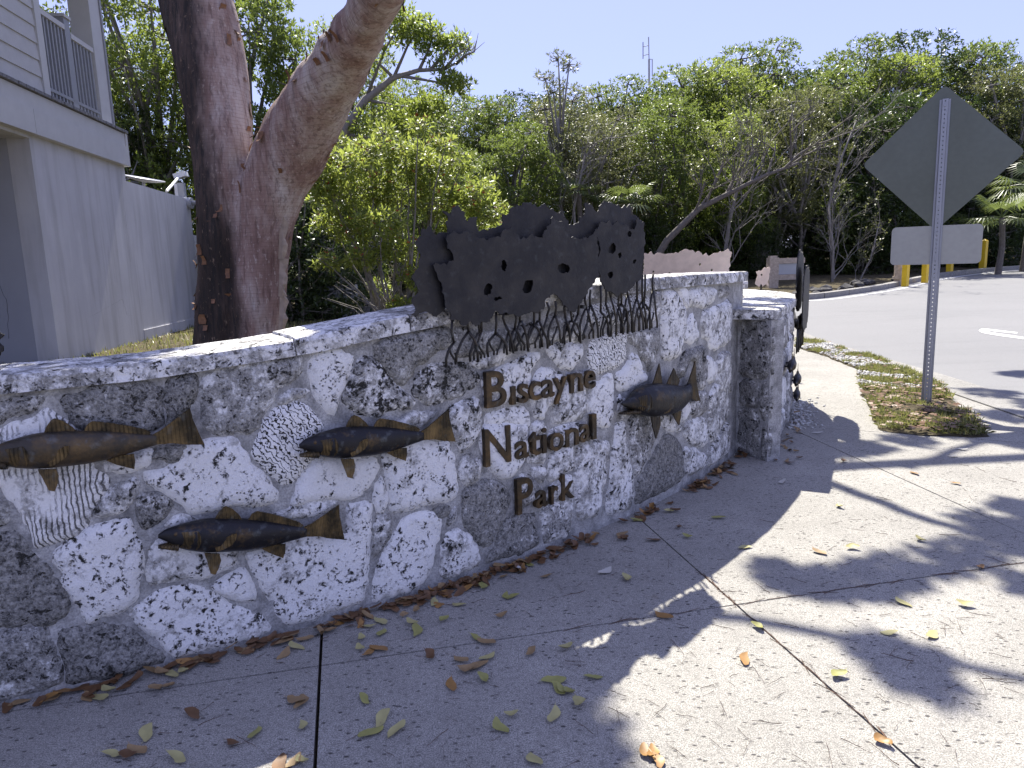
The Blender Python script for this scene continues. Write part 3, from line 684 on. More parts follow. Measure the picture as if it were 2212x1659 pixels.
# ------------------------------------------------------------------ bronze fish
def fin_mesh(name, outline, place, parent, mat, z0, tilt=(0, 0), th=.006, step=.018):
    """thin ribbed fin: outline in fish space; z = z0 + tilt.(p-base)"""
    P = resample(outline, .012); b = np.mean(outline[:2], axis=0)
    P = [p+np.array([nz(*p, 2., 60), nz(*p, 9., 60)])*.0015 for p in P]
    vv, tt = fill(P, step)
    zz = lambda x, y: z0+(x-b[0])*tilt[0]+(y-b[1])*tilt[1]
    V, F = plate(vv, tt, lambda x, y: place(x, y, zz(x, y)+th), lambda x, y: place(x, y, zz(x, y)-th*.3))
    return mk(name, V, F, mat, parent)
def build_fish(shape, surf, u0, v0, ang, sc, mats, label, off=.055, group='bronze fish on the stone walls', flip=1):
    """shape: dict of outlines in metres, nose at the origin, tail towards +x"""
    ca, sa = math.cos(ang), math.sin(ang)
    def place(x, y, z):
        x, y, z = x*sc, y*sc, z*sc
        return surf(u0+(x*ca-y*sa)*flip, v0+x*sa+y*ca, off+z)
    body, fin, eye = mats
    root = empty('bronze_fish', place(.3, 0, 0), label, 'fish sculpture', group)
    top, bot = np.array(shape['top']), np.array(shape['bot']); L = top[-1][0]; N = 40; K = 16; V = []; F = []
    for i in range(N):
        x = L*(i/(N-1))**1.15
        yt, yb = np.interp(x, top[:, 0], top[:, 1]), np.interp(x, bot[:, 0], bot[:, 1]); h = max((yt-yb)/2, .004); c = (yt+yb)/2
        w = h*(.78 if x > .1*L else .62+.16*x/(.1*L))*(1-.35*max(0, (x/L-.6)/.4)); w = max(w, .006)
        for k in range(K):
            t = 2*math.pi*k/K; e = .9
            cy = math.copysign(abs(math.cos(t))**e, math.cos(t)); cz = math.copysign(abs(math.sin(t))**e, math.sin(t))
            g = .006*math.exp(-((x-.225*shape['len'])/.01)**2) if abs(cy) < .8 else 0      # edge of the gill cover
            V.append(place(x, c+cy*h, cz*(w+g)))
    for i in range(N-1):
        for k in range(K): F.append((i*K+k, (i+1)*K+k, (i+1)*K+(k+1) % K, i*K+(k+1) % K))
    F += [tuple(range(K)), tuple((N-1)*K+k for k in range(K-1, -1, -1))]
    if flip < 0: F = [f[::-1] for f in F]
    mk('body', V, F, body, root, smooth=True)
    # lower jaw, dropped open
    jw = shape['jaw']; m = MB(); pts = []
    for i in range(6):
        a = i/5; p = np.array(jw[0])*(1-a)+np.array(jw[1])*a; pts.append((p, .014+.030*a))
    V = []; F = []
    for p, r in pts:
        for k in range(8):
            t = 2*math.pi*k/8; V.append(place(p[0], p[1]+math.cos(t)*r*.42, math.sin(t)*r*.95))
    for i in range(5):
        for k in range(8): F.append((i*8+k, (i+1)*8+k, (i+1)*8+(k+1) % 8, i*8+(k+1) % 8))
    F += [tuple(range(8)), tuple(40+k for k in range(7, -1, -1))]
    mk('jaw', V, F, fin, root, smooth=True)
    for nm, key, z0, tl in (('tail_fin', 'tail', 0, (0, 0)), ('dorsal_fin', 'd1', 0, (0, 0)), ('dorsal_fin', 'd2', 0, (0, 0)), ('anal_fin', 'anal', 0, (0, 0)), ('pelvic_fin', 'pelv', .022, (0, -.12)), ('pectoral_fin', 'pect', shape['pz'], (.22, .0))):
        fin_mesh(nm, shape[key], place, root, fin, z0, tl)
    # gold-rubbed gill cover, just proud of the body
    V = []; F = []
    for i in range(7):
        xx = shape['len']*(.135+.105*i/6); yt, yb = np.interp(xx, top[:, 0], top[:, 1]), np.interp(xx, bot[:, 0], bot[:, 1]); h = (yt-yb)/2; c = (yt+yb)/2; w = h*.80+.004+.004*(i == 6)
        for k in range(9):
            t = math.radians(58+82*k/8); V.append(place(xx+.012*math.sin(math.pi*k/8), c+math.cos(t)*h, math.sin(t)*w))
    for i in range(6):
        for k in range(8): F.append((i*9+k, i*9+k+1, (i+1)*9+k+1, (i+1)*9+k))
    if flip > 0: F = [f[::-1] for f in F]
    mk('gill_cover', V, F, fin, root, smooth=True)
    # eye
    ex, ey = shape['eye']; V = []; F = []; r = shape['er']
    yt, yb = np.interp(ex, top[:, 0], top[:, 1]), np.interp(ex, bot[:, 0], bot[:, 1]); zw = (yt-yb)/2*.55
    for i in range(5):
        a = math.pi/2*i/4
        for k in range(10):
            t = 2*math.pi*k/10; V.append(place(ex+math.cos(t)*r*math.cos(a), ey+math.sin(t)*r*math.cos(a), zw+r*.6*math.sin(a)))
    for i in range(4):
        for k in range(10): F.append((i*10+k, i*10+(k+1) % 10, (i+1)*10+(k+1) % 10, (i+1)*10+k))
    mk('eye', V, F, M_EYE, root, smooth=True)
    for px_ in (.3, .62):   # pins into the wall
        p0 = np.array(place(px_*shape['len'], shape['mid'], 0)); p1 = np.array(surf(u0+(px_*shape['len']*sc)*ca*flip, v0+px_*shape['len']*sc*sa+shape['mid']*sc*ca, -.01))
        MB().tube([p0, p1], .008, 6).build('mounting_pin', M_BODY, root)
    return root
def traced(k, pts, o, nose):
    """outline read off the photograph's middle fish, carried onto the wall and measured from its nose"""
    n = np.array(WALL.uv(*cr(k, *nose), o)); return [np.array(WALL.uv(*cr(k, *p), o))-n for p in pts], n
R[9] = (1/1.1855, 900, 1200); R[10] = (.5516, 2300, 1312)
def make_shape(k, nose, parts, o, **ex):
    d = {}
    for key, pts in parts.items(): d[key], n = traced(k, pts, o, nose)
    tl = np.mean(d['tail'], axis=0); ang = math.atan2(d['axis'][0][1], d['axis'][0][0]); c, s = math.cos(-ang), math.sin(-ang)
    for key in d: d[key] = [np.array([p[0]*c-p[1]*s, p[0]*s+p[1]*c]) for p in d[key]]
    d['eye'] = d['eye'][0]; d['len'] = d['axis'][0][0]; d['mid'] = float(np.mean([d['top'][4][1], d['bot'][4][1]])); d.update(ex)
    for q in ('top', 'bot'): d[q] = sorted([tuple(p) for p in d[q]])
    d['er'] = ex.get('er', .012); d['pz'] = ex.get('pz', .035); return d, n, ang
TROUT, TN, TA = make_shape(9, (352, 690), dict(
    top=[(352, 684), (375, 663), (400, 650), (440, 634), (480, 621), (530, 607), (575, 600), (640, 596), (700, 598), (760, 600), (830, 608), (890, 618), (940, 624)],
    bot=[(352, 700), (385, 712), (430, 735), (470, 745), (520, 750), (575, 749), (640, 743), (700, 736), (760, 724), (820, 706), (870, 690), (910, 676), (940, 665)],
    jaw=[(356, 738), (436, 728)], eye=[(425, 673)], axis=[(940, 645)],
    tail=[(925, 626), (960, 603), (1005, 563), (1057, 517), (1062, 560), (1074, 610), (1090, 670), (1040, 668), (990, 660), (925, 664)],
    d1=[(572, 604), (584, 575), (600, 552), (612, 545), (640, 556), (668, 582), (682, 604)],
    d2=[(700, 606), (718, 575), (735, 560), (790, 569), (850, 583), (905, 600), (924, 614), (915, 624), (800, 612)],
    anal=[(765, 724), (800, 742), (855, 762), (861, 735), (860, 700), (820, 704)],
    pelv=[(540, 748), (555, 790), (570, 832), (588, 836), (602, 805), (607, 775), (600, 748)],
    pect=[(574, 708), (600, 680), (640, 648), (655, 646), (652, 672), (640, 694), (610, 720), (584, 732)]), .055, er=.013, pz=.040)
SNOOK, SN, SA = make_shape(10, (340, 552), dict(
    top=[(338, 540), (370, 520), (410, 490), (440, 450), (480, 425), (520, 408), (580, 398), (650, 402), (740, 416), (790, 420), (810, 412), (825, 398)],
    bot=[(338, 560), (380, 580), (430, 600), (470, 628), (520, 640), (580, 642), (640, 636), (700, 622), (750, 600), (790, 565), (820, 530), (842, 505)],
    jaw=[(328, 620), (440, 605)], eye=[(424, 526)], axis=[(834, 452)],
    tail=[(815, 400), (840, 330), (868, 240), (872, 330), (880, 420), (903, 525), (875, 532), (842, 510), (826, 470)],
    d1=[(562, 402), (585, 330), (608, 258), (618, 320), (628, 404)],
    d2=[(662, 408), (690, 345), (714, 290), (735, 345), (755, 380), (742, 420)],
    anal=[(705, 622), (725, 665), (750, 704), (762, 650), (766, 588)],
    pelv=[(530, 640), (535, 720), (548, 795), (570, 745), (590, 690), (594, 640)],
    pect=[(575, 590), (610, 520), (635, 485), (650, 490), (640, 550), (615, 600), (585, 615)]), .06, er=.014, pz=.052)
MT_DARK = (M_BODY, M_FIN, M_EYE)
def anchor_fish(shape, a_loc, b_loc, a_px, b_px, mats, label):
    """two measured points of a fish on the wall fix its place, tilt and size"""
    A, B = np.array(WALL.uv(*a_px, .055)), np.array(WALL.uv(*b_px, .055)); dl = np.array(b_loc)-np.array(a_loc); dw = B-A
    sc = np.linalg.norm(dw)/np.linalg.norm(dl); ang = math.atan2(dw[1], dw[0])-math.atan2(dl[1], dl[0]); c, s = math.cos(ang), math.sin(ang)
    o = A-sc*np.array([a_loc[0]*c-a_loc[1]*s, a_loc[0]*s+a_loc[1]*c]); return build_fish(shape, WALL.w, o[0], o[1], ang, sc, mats, label)
build_fish(TROUT, WALL.w, TN[0], TN[1], TA, 1.0, MT_DARK, 'middle dark bronze trout with a golden tail, just left of the lettering')
anchor_fish(TROUT, (0, 0), TROUT['tail'][6], cr(2, 803, 118), (743.5, 1165), MT_DARK, 'lowest dark bronze trout on the wall, well below the coping')
anchor_fish(TROUT, TROUT['pelv'][0], TROUT['tail'][6], (84, 1011), (441, 960), (M_BODYG, M_FIN, M_EYE), 'brown bronze trout cut off by the left edge, below the left coping')
build_fish(SNOOK, WALL.w, SN[0], SN[1], SA, 1.0, (M_BODY, M_FIND, M_EYE), 'stout dark bronze fish with two spiky dorsal fins right of the lettering', off=.06)
for (u, v, sc, lb) in ((.72, .58, .45, 'topmost small bronze fish on the lower second wall, beside its corner'), (1.35, .36, .45, 'small bronze fish on the second wall, second from its top'), (1.62, .17, .42, 'lowest small bronze fish on the second wall, just above the path'), (2.0, .80, .42, 'small bronze fish half hidden under the edge-on panel')):
    build_fish(SNOOK, WALL2.w, u, v, .15, sc, (M_BODY, M_FIND, M_EYE), lb, off=.07)
# ------------------------------------------------------------------ bronze mangrove panels
def jag(poly, sd, amp=.012, step=.009):
    """leaf-edged outline cut into the plate"""
    P = resample(poly, step); c = np.mean(P, axis=0); o = []
    n = len(P)
    for i, p in enumerate(P):
        t = P[(i+1) % n]-P[i-1]; nn = np.array([t[1], -t[0]]); nn /= np.linalg.norm(nn)+1e-9
        a = nz(p[0], p[1], sd, 26)*amp*1.3+abs(nz(p[0], p[1], sd+4, 55))*amp*1.0-amp*.3+nz(p[0], p[1], sd+8, 110)*amp*.4
        o.append(p+nn*a)
    return o
R[11] = (1/1.3825, 1500, 700)
def panel(surf_uv, surf, k, pts, off, parent, sd, mat, holes=(), th=.006, amp=.016, name='canopy_panel'):
    uv = [np.array(surf_uv(*cr(k, *p), off)) for p in pts]
    if area(uv) < 0: uv = uv[::-1]
    O = jag(uv, sd, amp)
    Hs = []
    for h in holes:
        q = [np.array(surf_uv(*cr(k, *p), off)) for p in h]; Hs.append(jag(q, sd+3, .011, .006))
    vv, tt = fill(O, .05, Hs)
    V, F = plate(vv, tt, lambda x, y: surf(x, y, off+nz(x, y, sd, 3)*.006+th/2), lambda x, y: surf(x, y, off+nz(x, y, sd, 3)*.006-th/2))
    return mk(name, V, F, mat, parent)
def ell(x, y, a, b, n=9, rot=0.): return [(x+a*math.cos(t)*math.cos(rot)-b*math.sin(t)*math.sin(rot), y+a*math.cos(t)*math.sin(rot)+b*math.sin(t)*math.cos(rot)) for t in np.linspace(0, 2*math.pi, n, endpoint=False)]
def roots(surf, u0, u1, top, bot, n, parent, sd, off=.075):
    rr = random.Random(sd)
    for i in range(n):
        u = u0+(u1-u0)*(i+rr.uniform(.1, .9))/n; vb = bot(u); vt = top(u); m = MB(); r = .0064
        hgt = vt-vb; wob = lambda: rr.uniform(-.012, .012)
        kv = vb+hgt*rr.uniform(.45, .7); k2 = vb+hgt*rr.uniform(.22, .4)
        stem = [(u+wob()*.5, vt), (u+wob(), (vt+kv)/2), (u+wob()*.6, kv)]
        m.tube([surf(a, b, off) for a, b in stem], r, 6)
        for sgn in ((-1, 1) if rr.random() < .75 else (rr.choice((-1, 1)),)):
            s1 = sgn*rr.uniform(.025, .05); ub = u+s1+sgn*rr.uniform(.0, .022)
            m.tube([surf(a, b, off+sgn*.004) for a, b in [(u, kv), (u+s1*.6, (kv+k2)/2), (u+s1, k2), (ub, (k2+vb)/2), (ub+wob()*.4, vb+rr.uniform(-.01, .01))]], r*.95, 6)
            if rr.random() < .6:
                u3 = u+s1-sgn*rr.uniform(.03, .055)
                m.tube([surf(a, b, off-.008) for a, b in [(u+s1*.8, k2+.02), ((u+s1+u3)/2, k2-.012), (u3, (k2+vb)/2-.01), (u3+wob()*.3, vb)]], r*.85, 6)
        m.build('root', M_ROOT, parent, smooth=True)
def build_mangrove():
    root = empty('mangrove_sculpture', WALL.w(2.5, 1.0, .1), 'large dark bronze mangrove cutout with stilt roots over the lettering', 'sculpture', 'bronze mangrove cutouts on the walls')
    w = WALL.w; q = WALL.uv
    FL = [(322, 500), (350, 490), (405, 495), (432, 470), (425, 425), (395, 410), (385, 370), (390, 318), (430, 312), (460, 328), (515, 305), (560, 340), (620, 352), (690, 340), (715, 285), (760, 295), (800, 345), (860, 330), (925, 345), (950, 290), (985, 238), (1040, 262), (1065, 325), (1110, 350), (1180, 345), (1225, 300), (1238, 420), (1235, 560), (1195, 620), (1150, 690), (1110, 752), (1070, 750), (1030, 690), (985, 650), (950, 690), (905, 775), (870, 762), (830, 770), (790, 795), (730, 762), (665, 770), (620, 810), (585, 832), (530, 822), (480, 830), (455, 800), (410, 795), (395, 740), (375, 660), (360, 590), (330, 545)]
    FR = [(1222, 300), (1235, 262), (1270, 258), (1330, 262), (1390, 275), (1430, 290), (1455, 245), (1485, 255), (1492, 330), (1490, 420), (1480, 500), (1470, 570), (1420, 620), (1370, 662), (1320, 665), (1280, 640), (1248, 590), (1232, 540), (1240, 420)]
    panel(q, w, 11, FL, .095, root, 11, M_PANEL, [ell(712, 505, 16, 34, 9, -.3), ell(628, 640, 22, 32, 9, .4), ell(842, 620, 24, 38, 10, .4), ell(1045, 518, 32, 26, 10), ell(678, 682, 20, 12)])
    panel(q, w, 11, FR, .080, root, 21, M_PANEL, [ell(1310, 408, 18, 30, 9, .3), ell(1348, 445, 12, 16), ell(1300, 552, 16, 18, 9, .5), ell(1405, 325, 8, 6, 7), ell(1435, 475, 5, 14, 7, .6)])
    BK = [(378, 205), (420, 195), (455, 178), (500, 200), (515, 248), (560, 242), (578, 300), (625, 300), (690, 282), (706, 220), (740, 200), (785, 165), (860, 148), (905, 175), (938, 152), (965, 190), (1028, 195), (1060, 250), (1075, 278), (1120, 258), (1150, 215), (1162, 160), (1200, 165), (1225, 210), (1250, 150), (1300, 145), (1360, 182), (1412, 160), (1428, 220), (1470, 245), (1480, 300), (1470, 560), (1400, 610), (1290, 600), (1225, 530), (1130, 600), (1040, 640), (985, 600), (900, 700), (600, 720), (480, 640), (430, 425), (395, 330), (400, 250)]
    panel(q, w, 11, BK, .056, root, 31, M_PANEL)
    BL = [(205, 772), (225, 745), (218, 700), (235, 640), (218, 590), (205, 545), (235, 510), (245, 440), (222, 375), (240, 345), (262, 300), (300, 282), (318, 310), (375, 325), (440, 340), (470, 420), (460, 520), (440, 700), (400, 745), (330, 790), (290, 770), (255, 765)]
    panel(q, w, 11, BL, .066, root, 41, M_PANEL)
    bl = [WALL.uv(*p, .07) for p in [(963, 792), (1080, 765), (1240, 738), (1330, 722), (1415, 708)]]; bu, bv = zip(*bl)
    tl = [WALL.uv(*p, .07) for p in [(963, 690), (1080, 672), (1240, 640), (1330, 600), (1415, 590)]]; tu, tv = zip(*tl)
    roots(w, bu[0]+.03, bu[-1]-.02, lambda u: float(np.interp(u, tu, tv)), lambda u: float(np.interp(u, bu, bv)), 27, root, 4)
    for u in (2.1, 2.6):
        MB().tube([w(u, 1.27, -.02), w(u, 1.27, .09)], .010, 6).build('bracket', M_ROOT, root)
    # second sculpture, on the second wall, seen along its edge
    r2 = empty('mangrove_sculpture', WALL2.w(2.2, .9, .1), 'dark bronze mangrove cutout seen edge-on at the second wall', 'sculpture', 'bronze mangrove cutouts on the walls')
    cross = [WALL2.P[i][0]*(WALL2.P[i+1]-WALL2.P[i])[1]-WALL2.P[i][1]*(WALL2.P[i+1]-WALL2.P[i])[0] for i in range(len(WALL2.P)-1)]
    ui = float(WALL2.U[int(np.argmin(np.abs(np.array(cross[20:60])))+20)]); p0, n0 = WALL2.at(ui); t0 = np.array([-n0[1], n0[0]])
    def flat(u, v, o): q = p0+t0*(u-ui)+n0*(o+(u-ui)*.07); return np.array([q[0], q[1], v])
    def P2(u0, u1, v0, v1, sd, off, nm):
        o = []
        for t in np.linspace(0, 2*math.pi, 26, endpoint=False):
            o.append(np.array([(u0+u1)/2+(u1-u0)/2*math.copysign(abs(math.cos(t))**.6, math.cos(t)), (v0+v1)/2+(v1-v0)/2*math.copysign(abs(math.sin(t))**.6, math.sin(t))]))
        O = jag(o, sd, .03, .012); vv, tt = fill(O, .08)
        V, F = plate(vv, tt, lambda x, y: flat(x, y, off+.005), lambda x, y: flat(x, y, off-.005)); mk('canopy_panel', V, F, M_PANEL, r2)
    P2(ui-.45, ui+.45, .98, 1.52, 3, .06, 'b'); P2(ui-.55, ui+.35, .80, 1.38, 8, .125, 'f')
    roots(flat, ui-.5, ui+.3, lambda u: .95, lambda u: .62, 10, r2, 8, .09)
build_mangrove()
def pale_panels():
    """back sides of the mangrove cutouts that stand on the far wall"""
    for (x0, x1, y0, y1, yd, sd, lb) in ((1388, 1558, 538, 597, 9.15, 5, 'bronze cutout panel coloured pale as if sunlit, with a jagged top behind the coping'), (1631, 1657, 570, 634, 9.2, 9, 'small pale cutout panel standing beside the timber guardrail')):
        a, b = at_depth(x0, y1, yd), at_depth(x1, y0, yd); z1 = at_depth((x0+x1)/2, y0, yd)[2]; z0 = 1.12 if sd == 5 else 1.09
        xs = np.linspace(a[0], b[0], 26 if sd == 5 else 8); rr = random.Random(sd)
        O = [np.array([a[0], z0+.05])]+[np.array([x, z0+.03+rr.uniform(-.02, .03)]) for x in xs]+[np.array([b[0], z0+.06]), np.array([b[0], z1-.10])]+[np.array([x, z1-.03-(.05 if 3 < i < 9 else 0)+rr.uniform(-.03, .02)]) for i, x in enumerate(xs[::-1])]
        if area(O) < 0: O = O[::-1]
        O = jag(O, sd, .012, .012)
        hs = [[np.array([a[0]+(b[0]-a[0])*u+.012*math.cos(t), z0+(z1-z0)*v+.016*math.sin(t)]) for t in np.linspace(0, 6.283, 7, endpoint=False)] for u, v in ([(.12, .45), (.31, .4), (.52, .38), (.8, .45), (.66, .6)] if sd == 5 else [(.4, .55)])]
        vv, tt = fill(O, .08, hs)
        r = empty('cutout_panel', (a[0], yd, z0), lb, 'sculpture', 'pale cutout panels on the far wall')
        V, F = plate(vv, tt, lambda x, y: (x, yd-.3*(x-a[0])-.004-.25*(y-z0), y), lambda x, y: (x, yd-.3*(x-a[0])+.004-.25*(y-z0), y)); mk('panel', V, F, M_PANEL_LIT, r)
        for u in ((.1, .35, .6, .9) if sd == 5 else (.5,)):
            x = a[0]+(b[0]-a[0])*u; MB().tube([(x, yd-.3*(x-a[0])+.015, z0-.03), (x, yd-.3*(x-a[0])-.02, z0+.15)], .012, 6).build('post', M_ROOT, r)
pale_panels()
# small bronze cutout just past the left end of the frame
_r = empty('bronze_cutout', (-2.35, 2.75, 1.16), 'dark bronze cutout edge poking in at the left, above the coping', 'sculpture')
_o = [np.array(p) for p in [(-.30, .0), (.02, .0), (.05, .03), (.035, .06), (.055, .085), (.03, .11), (.03, .15), (-.02, .17), (-.3, .18)]]
vv, tt = fill(jag(_o, 77, .006), .04); _a = at_depth(0, 765, 2.75)
V, F = plate(vv, tt, lambda x, y: (_a[0]+x-.03, 2.75-.004, _a[2]-.01+y), lambda x, y: (_a[0]+x-.03, 2.75+.004, _a[2]-.01+y)); mk('plate', V, F, M_PANEL, _r)
MB().tube([(_a[0]-.1, 2.755, 1.10), (_a[0]-.1, 2.755, _a[2]+.05)], .012).build('post', M_ROOT, _r)
# ------------------------------------------------------------------ bronze lettering
def glyph(ch):
    c = bpy.data.curves.new('letter_curve', 'FONT'); c.body = ch; c.size = 1; c.extrude = .0; c.offset = .012; c.resolution_u = 4
    o = bpy.data.objects.new('letter_curve', c); COL.objects.link(o)
    me = bpy.data.meshes.new_from_object(o.evaluated_get(bpy.context.evaluated_depsgraph_get())); bpy.data.objects.remove(o); bpy.data.curves.remove(c)
    bm = bmesh.new(); bm.from_mesh(me); bmesh.ops.remove_doubles(bm, verts=bm.verts, dist=1e-4); bmesh.ops.triangulate(bm, faces=bm.faces)
    v = np.array([p.co[:2] for p in bm.verts]); f = np.array([[q.index for q in t.verts] for t in bm.faces]); bm.free(); bpy.data.meshes.remove(me); return v, f
R[12] = (1/1.2095, 1850, 1400)
LINES = [('top line of bronze lettering on the stone wall, large initial B', [('B', 112, 209, 105, 290, 95, 258), ('\u0131', 234, 254, 178, 266, 172, 262), ('s', 267, 316, 166, 260, 158, 252), ('c', 320, 377, 157, 248, 146, 238), ('a', 379, 441, 148, 236, 134, 224), ('y', 440, 503, 139, 262, 124, 250), ('n', 518, 580, 119, 210, 106, 196), ('e', 587, 641, 104, 192, 94, 183)]),
         ('middle line of bronze lettering on the stone wall, large initial N', [('N', 106, 230, 385, 566, 362, 540), ('a', 251, 317, 446, 532, 432, 518), ('t', 321, 379, 402, 515, 392, 503), ('i', 383, 404, 378, 502, 372, 494), ('o', 417, 486, 404, 491, 396, 484), ('n', 494, 559, 384, 470, 371, 456), ('a', 565, 616, 363, 449, 352, 438), ('l', 624, 644, 311, 433, 307, 429)]),
         ('lowest line of bronze lettering on the stone wall, large initial P', [('P', 262, 338, 625, 796, 608, 778), ('a', 350, 409, 684, 768, 668, 753), ('r', 426, 460, 663, 748, 652, 738), ('k', 477, 538, 602, 728, 590, 714)])]
for lab, gl in LINES:
    root = None
    for ch, xl, xr, tL, bL, tR, bR in gl:
        v, f = glyph(ch); mn, mx = v.min(0), v.max(0)
        off = .03
        TL, BL_ = WALL.uv(*cr(12, xl, tL), off), WALL.uv(*cr(12, xl, bL), off)
        TR, BR = WALL.uv(*cr(12, xr, tR), off), WALL.uv(*cr(12, xr, bR), off)
        vt, vb = (TL[1]+TR[1])/2, (BL_[1]+BR[1])/2; ul, ur = (TL[0]+BL_[0])/2, (TR[0]+BR[0])/2
        if root is None: root = empty('lettering', WALL.w(ul, vb, .01), lab, 'lettering', 'bronze lettering on the stone wall')
        P = (v-mn)/(mx-mn); P = np.c_[ul+P[:, 0]*(ur-ul), vb+P[:, 1]*(vt-vb)]
        V, F = plate(P, f, lambda x, y: WALL.w(x, y, .038), lambda x, y: WALL.w(x, y, .012)); mk('letter', V, F, M_LETTER, root)
        MB().tube([WALL.w((ul+ur)/2, (vt+vb)/2, -.01), WALL.w((ul+ur)/2, (vt+vb)/2, .015)], .006).build('pin', M_LETTER, root)
# ------------------------------------------------------------------ gumbo-limbo tree
def voxel(name, mb, size, mat, parent, smooth_it=6):
    o = mb.build(name, mat, parent, smooth=True)
    m = o.modifiers.new('r', 'REMESH'); m.mode = 'VOXEL'; m.voxel_size = size
    s = o.modifiers.new('s', 'SMOOTH'); s.iterations = smooth_it; s.factor = .5
    bpy.context.view_layer.update()
    me = bpy.data.meshes.new_from_object(o.evaluated_get(bpy.context.evaluated_depsgraph_get())); o.modifiers.clear(); old = o.data; o.data = me; bpy.data.meshes.remove(old)
    me.polygons.foreach_set('use_smooth', np.ones(len(me.polygons), bool)); 
    if not me.materials: me.materials.append(mat)
    return o
def spline(pts, n):
    p = np.asarray(pts, float); s = np.r_[0, np.cumsum(np.linalg.norm(np.diff(p[:, :3], axis=0), axis=1))]; q = np.linspace(0, s[-1], n)
    r = np.stack([np.interp(q, s, p[:, i]) for i in range(p.shape[1])], 1)
    for _ in range(3): r[1:-1] = .25*r[:-2]+.5*r[1:-1]+.25*r[2:]
    return r
def limb_from_px(rows):
    """rows: (px, py, half-width px, depth) -> centre + radius"""
    o = []
    for px, py, hw, d in rows:
        c = at_depth(px, py, d); dist = (CM.T @ (c-np.array([0, 0, H])))[2]; o.append([*c, hw*dist/FOC])
    return o
def build_gumbo():
    D0 = 4.75
    b0 = at_depth(520, 760, D0); root = empty('gumbo_limbo_tree', (b0[0], b0[1], .44), 'big forked tree with peeling red-brown bark just behind the wall', 'tree')
    left = limb_from_px([(484, 900, 66, D0), (482, 735, 59, D0), (483, 600, 57, D0), (492, 480, 57, D0), (488, 400, 59, D0), (480, 300, 65, D0+.05), (465, 200, 70, D0+.1), (448, 110, 74, D0+.15), (424, 0, 76, D0+.2), (385, -150, 74, D0+.3), (330, -380, 66, D0+.5), (270, -700, 52, D0+.8)])
    right = limb_from_px([(553, 900, 64, D0-.02), (553, 735, 58, D0-.02), (560, 600, 60, D0-.02), (563, 500, 58, D0-.03), (587, 400, 68, D0-.05), (622, 330, 76, D0-.08), (664, 258, 77, D0-.2), (702, 195, 66, D0-.38), (740, 128, 60, D0-.64), (778, 64, 54, D0-.94), (810, 0, 50, D0-1.25), (868, -130, 60, D0-1.9), (960, -380, 66, D0-2.2), (1130, -760, 60, D0-2.5)])
    m = MB()
    for L in (left, right):
        r = spline(L, 40); m.tube([q[:3] for q in r], [q[3]*(1+.03*nz(q[2], i*.3, 2., 3)) for i, q in enumerate(r)], 20)
    for dx, r0 in ((-.16, .1), (.12, .1), (.0, .12)):   # root flare
        m.tube([(b0[0]+dx*2.2, b0[1]-.05, .38), (b0[0]+dx*1.2, b0[1]-.02, .62), (b0[0]+dx*.8, b0[1], 1.05)], [r0*1.2, r0, r0*.5], 10)
    tr = voxel('trunk', m, .022, M_BARK, root, 5)
    me = tr.data; co = np.empty(len(me.vertices)*3, np.float32); me.vertices.foreach_get('co', co); co = co.reshape(-1, 3)
    no = np.array([v.normal[:] for v in me.vertices]); dsp = np.array([noise.noise(Vector((p[0]*5, p[1]*5, p[2]*1.6)))*.022+noise.noise(Vector((p[0]*17, p[1]*17, p[2]*5)))*.007 for p in co])
    me.vertices.foreach_set('co', (co+no*dsp[:, None]).astype(np.float32).ravel()); me.update()
    # peeling plates of bark, curled off the surface
    vis = [i for i in range(len(co)) if no[i][1] < .35 and .3 < co[i][2]+.44 < 4.2]
    rr = random.Random(12); wl = np.array(tr.location)+WLOC[root.name]
    nside = 0
    for n in range(150):
        i = rr.choice(vis); k = 0
        side = n < 85
        while k < 400:   # most flakes hang on the weathered flanks
            i = rr.choice(vis); k += 1
            if side and abs(no[i][0]) > .72 and (no[i][0] < 0 or co[i][2] > 1.2): break
            if not side and noise.noise(Vector(co[i])*1.6) > .12: break
        p = co[i].astype(float)+wl; nn = no[i].astype(float); nn /= np.linalg.norm(nn)
        up = np.array([0, 0, 1.])-nn*nn[2]; up /= np.linalg.norm(up)+1e-6; sd = np.cross(up, nn)
        a, b = rr.uniform(.012, .032), rr.uniform(.012, .045); cu = rr.uniform(.3, 1.1)*b*(1 if side else .5); sg = rr.choice((-1, 1))
        V = []; F = []
        for j in range(4):
            t = j/3
            for s_ in (-1, -.2, .5, 1):
                e = 1+rr.uniform(-.25, .25); V.append(p+nn*(.002+cu*t*t)+up*sg*(t-.3)*b*2*(1-.3*t)+sd*s_*a*e*(1-.25*t))
        for j in range(3):
            for q in range(3): F.append((j*4+q, j*4+q+1, j*4+5+q, j*4+4+q))
        mk('bark_flake', V, F, M_FLAKE, root)
    # one long strip of bark peeling away at the right foot
    for (y0, y1, off) in ((560, 640, 4), (640, 712, 9), (470, 560, 2)):
        A, B = at_depth(613, y0, D0-.12), at_depth(610, y1, D0-.12); V = []; F = []
        for j in range(7):
            t = j/6; c = A+(B-A)*t; wv = .03+.012*math.sin(j*2.1+y0)
            V += [c+np.array([-.02, -.02, 0]), c+np.array([.012, -.035+.01*math.sin(j), 0]), c+np.array([wv, -.02, 0])]
        for j in range(6):
            for q in range(2): F.append((j*3+q, j*3+q+1, j*3+4+q, j*3+3+q))
        mk('bark_flake', V, F, simple('bark_pale', (.42, .33, .24), .7, var=.2, scale=20) if 'bark_pale' not in MATS else MATS['bark_pale'], root)
    return root, spline(left, 40), spline(right, 40)
GUMBO, GL_L, GL_R = build_gumbo()
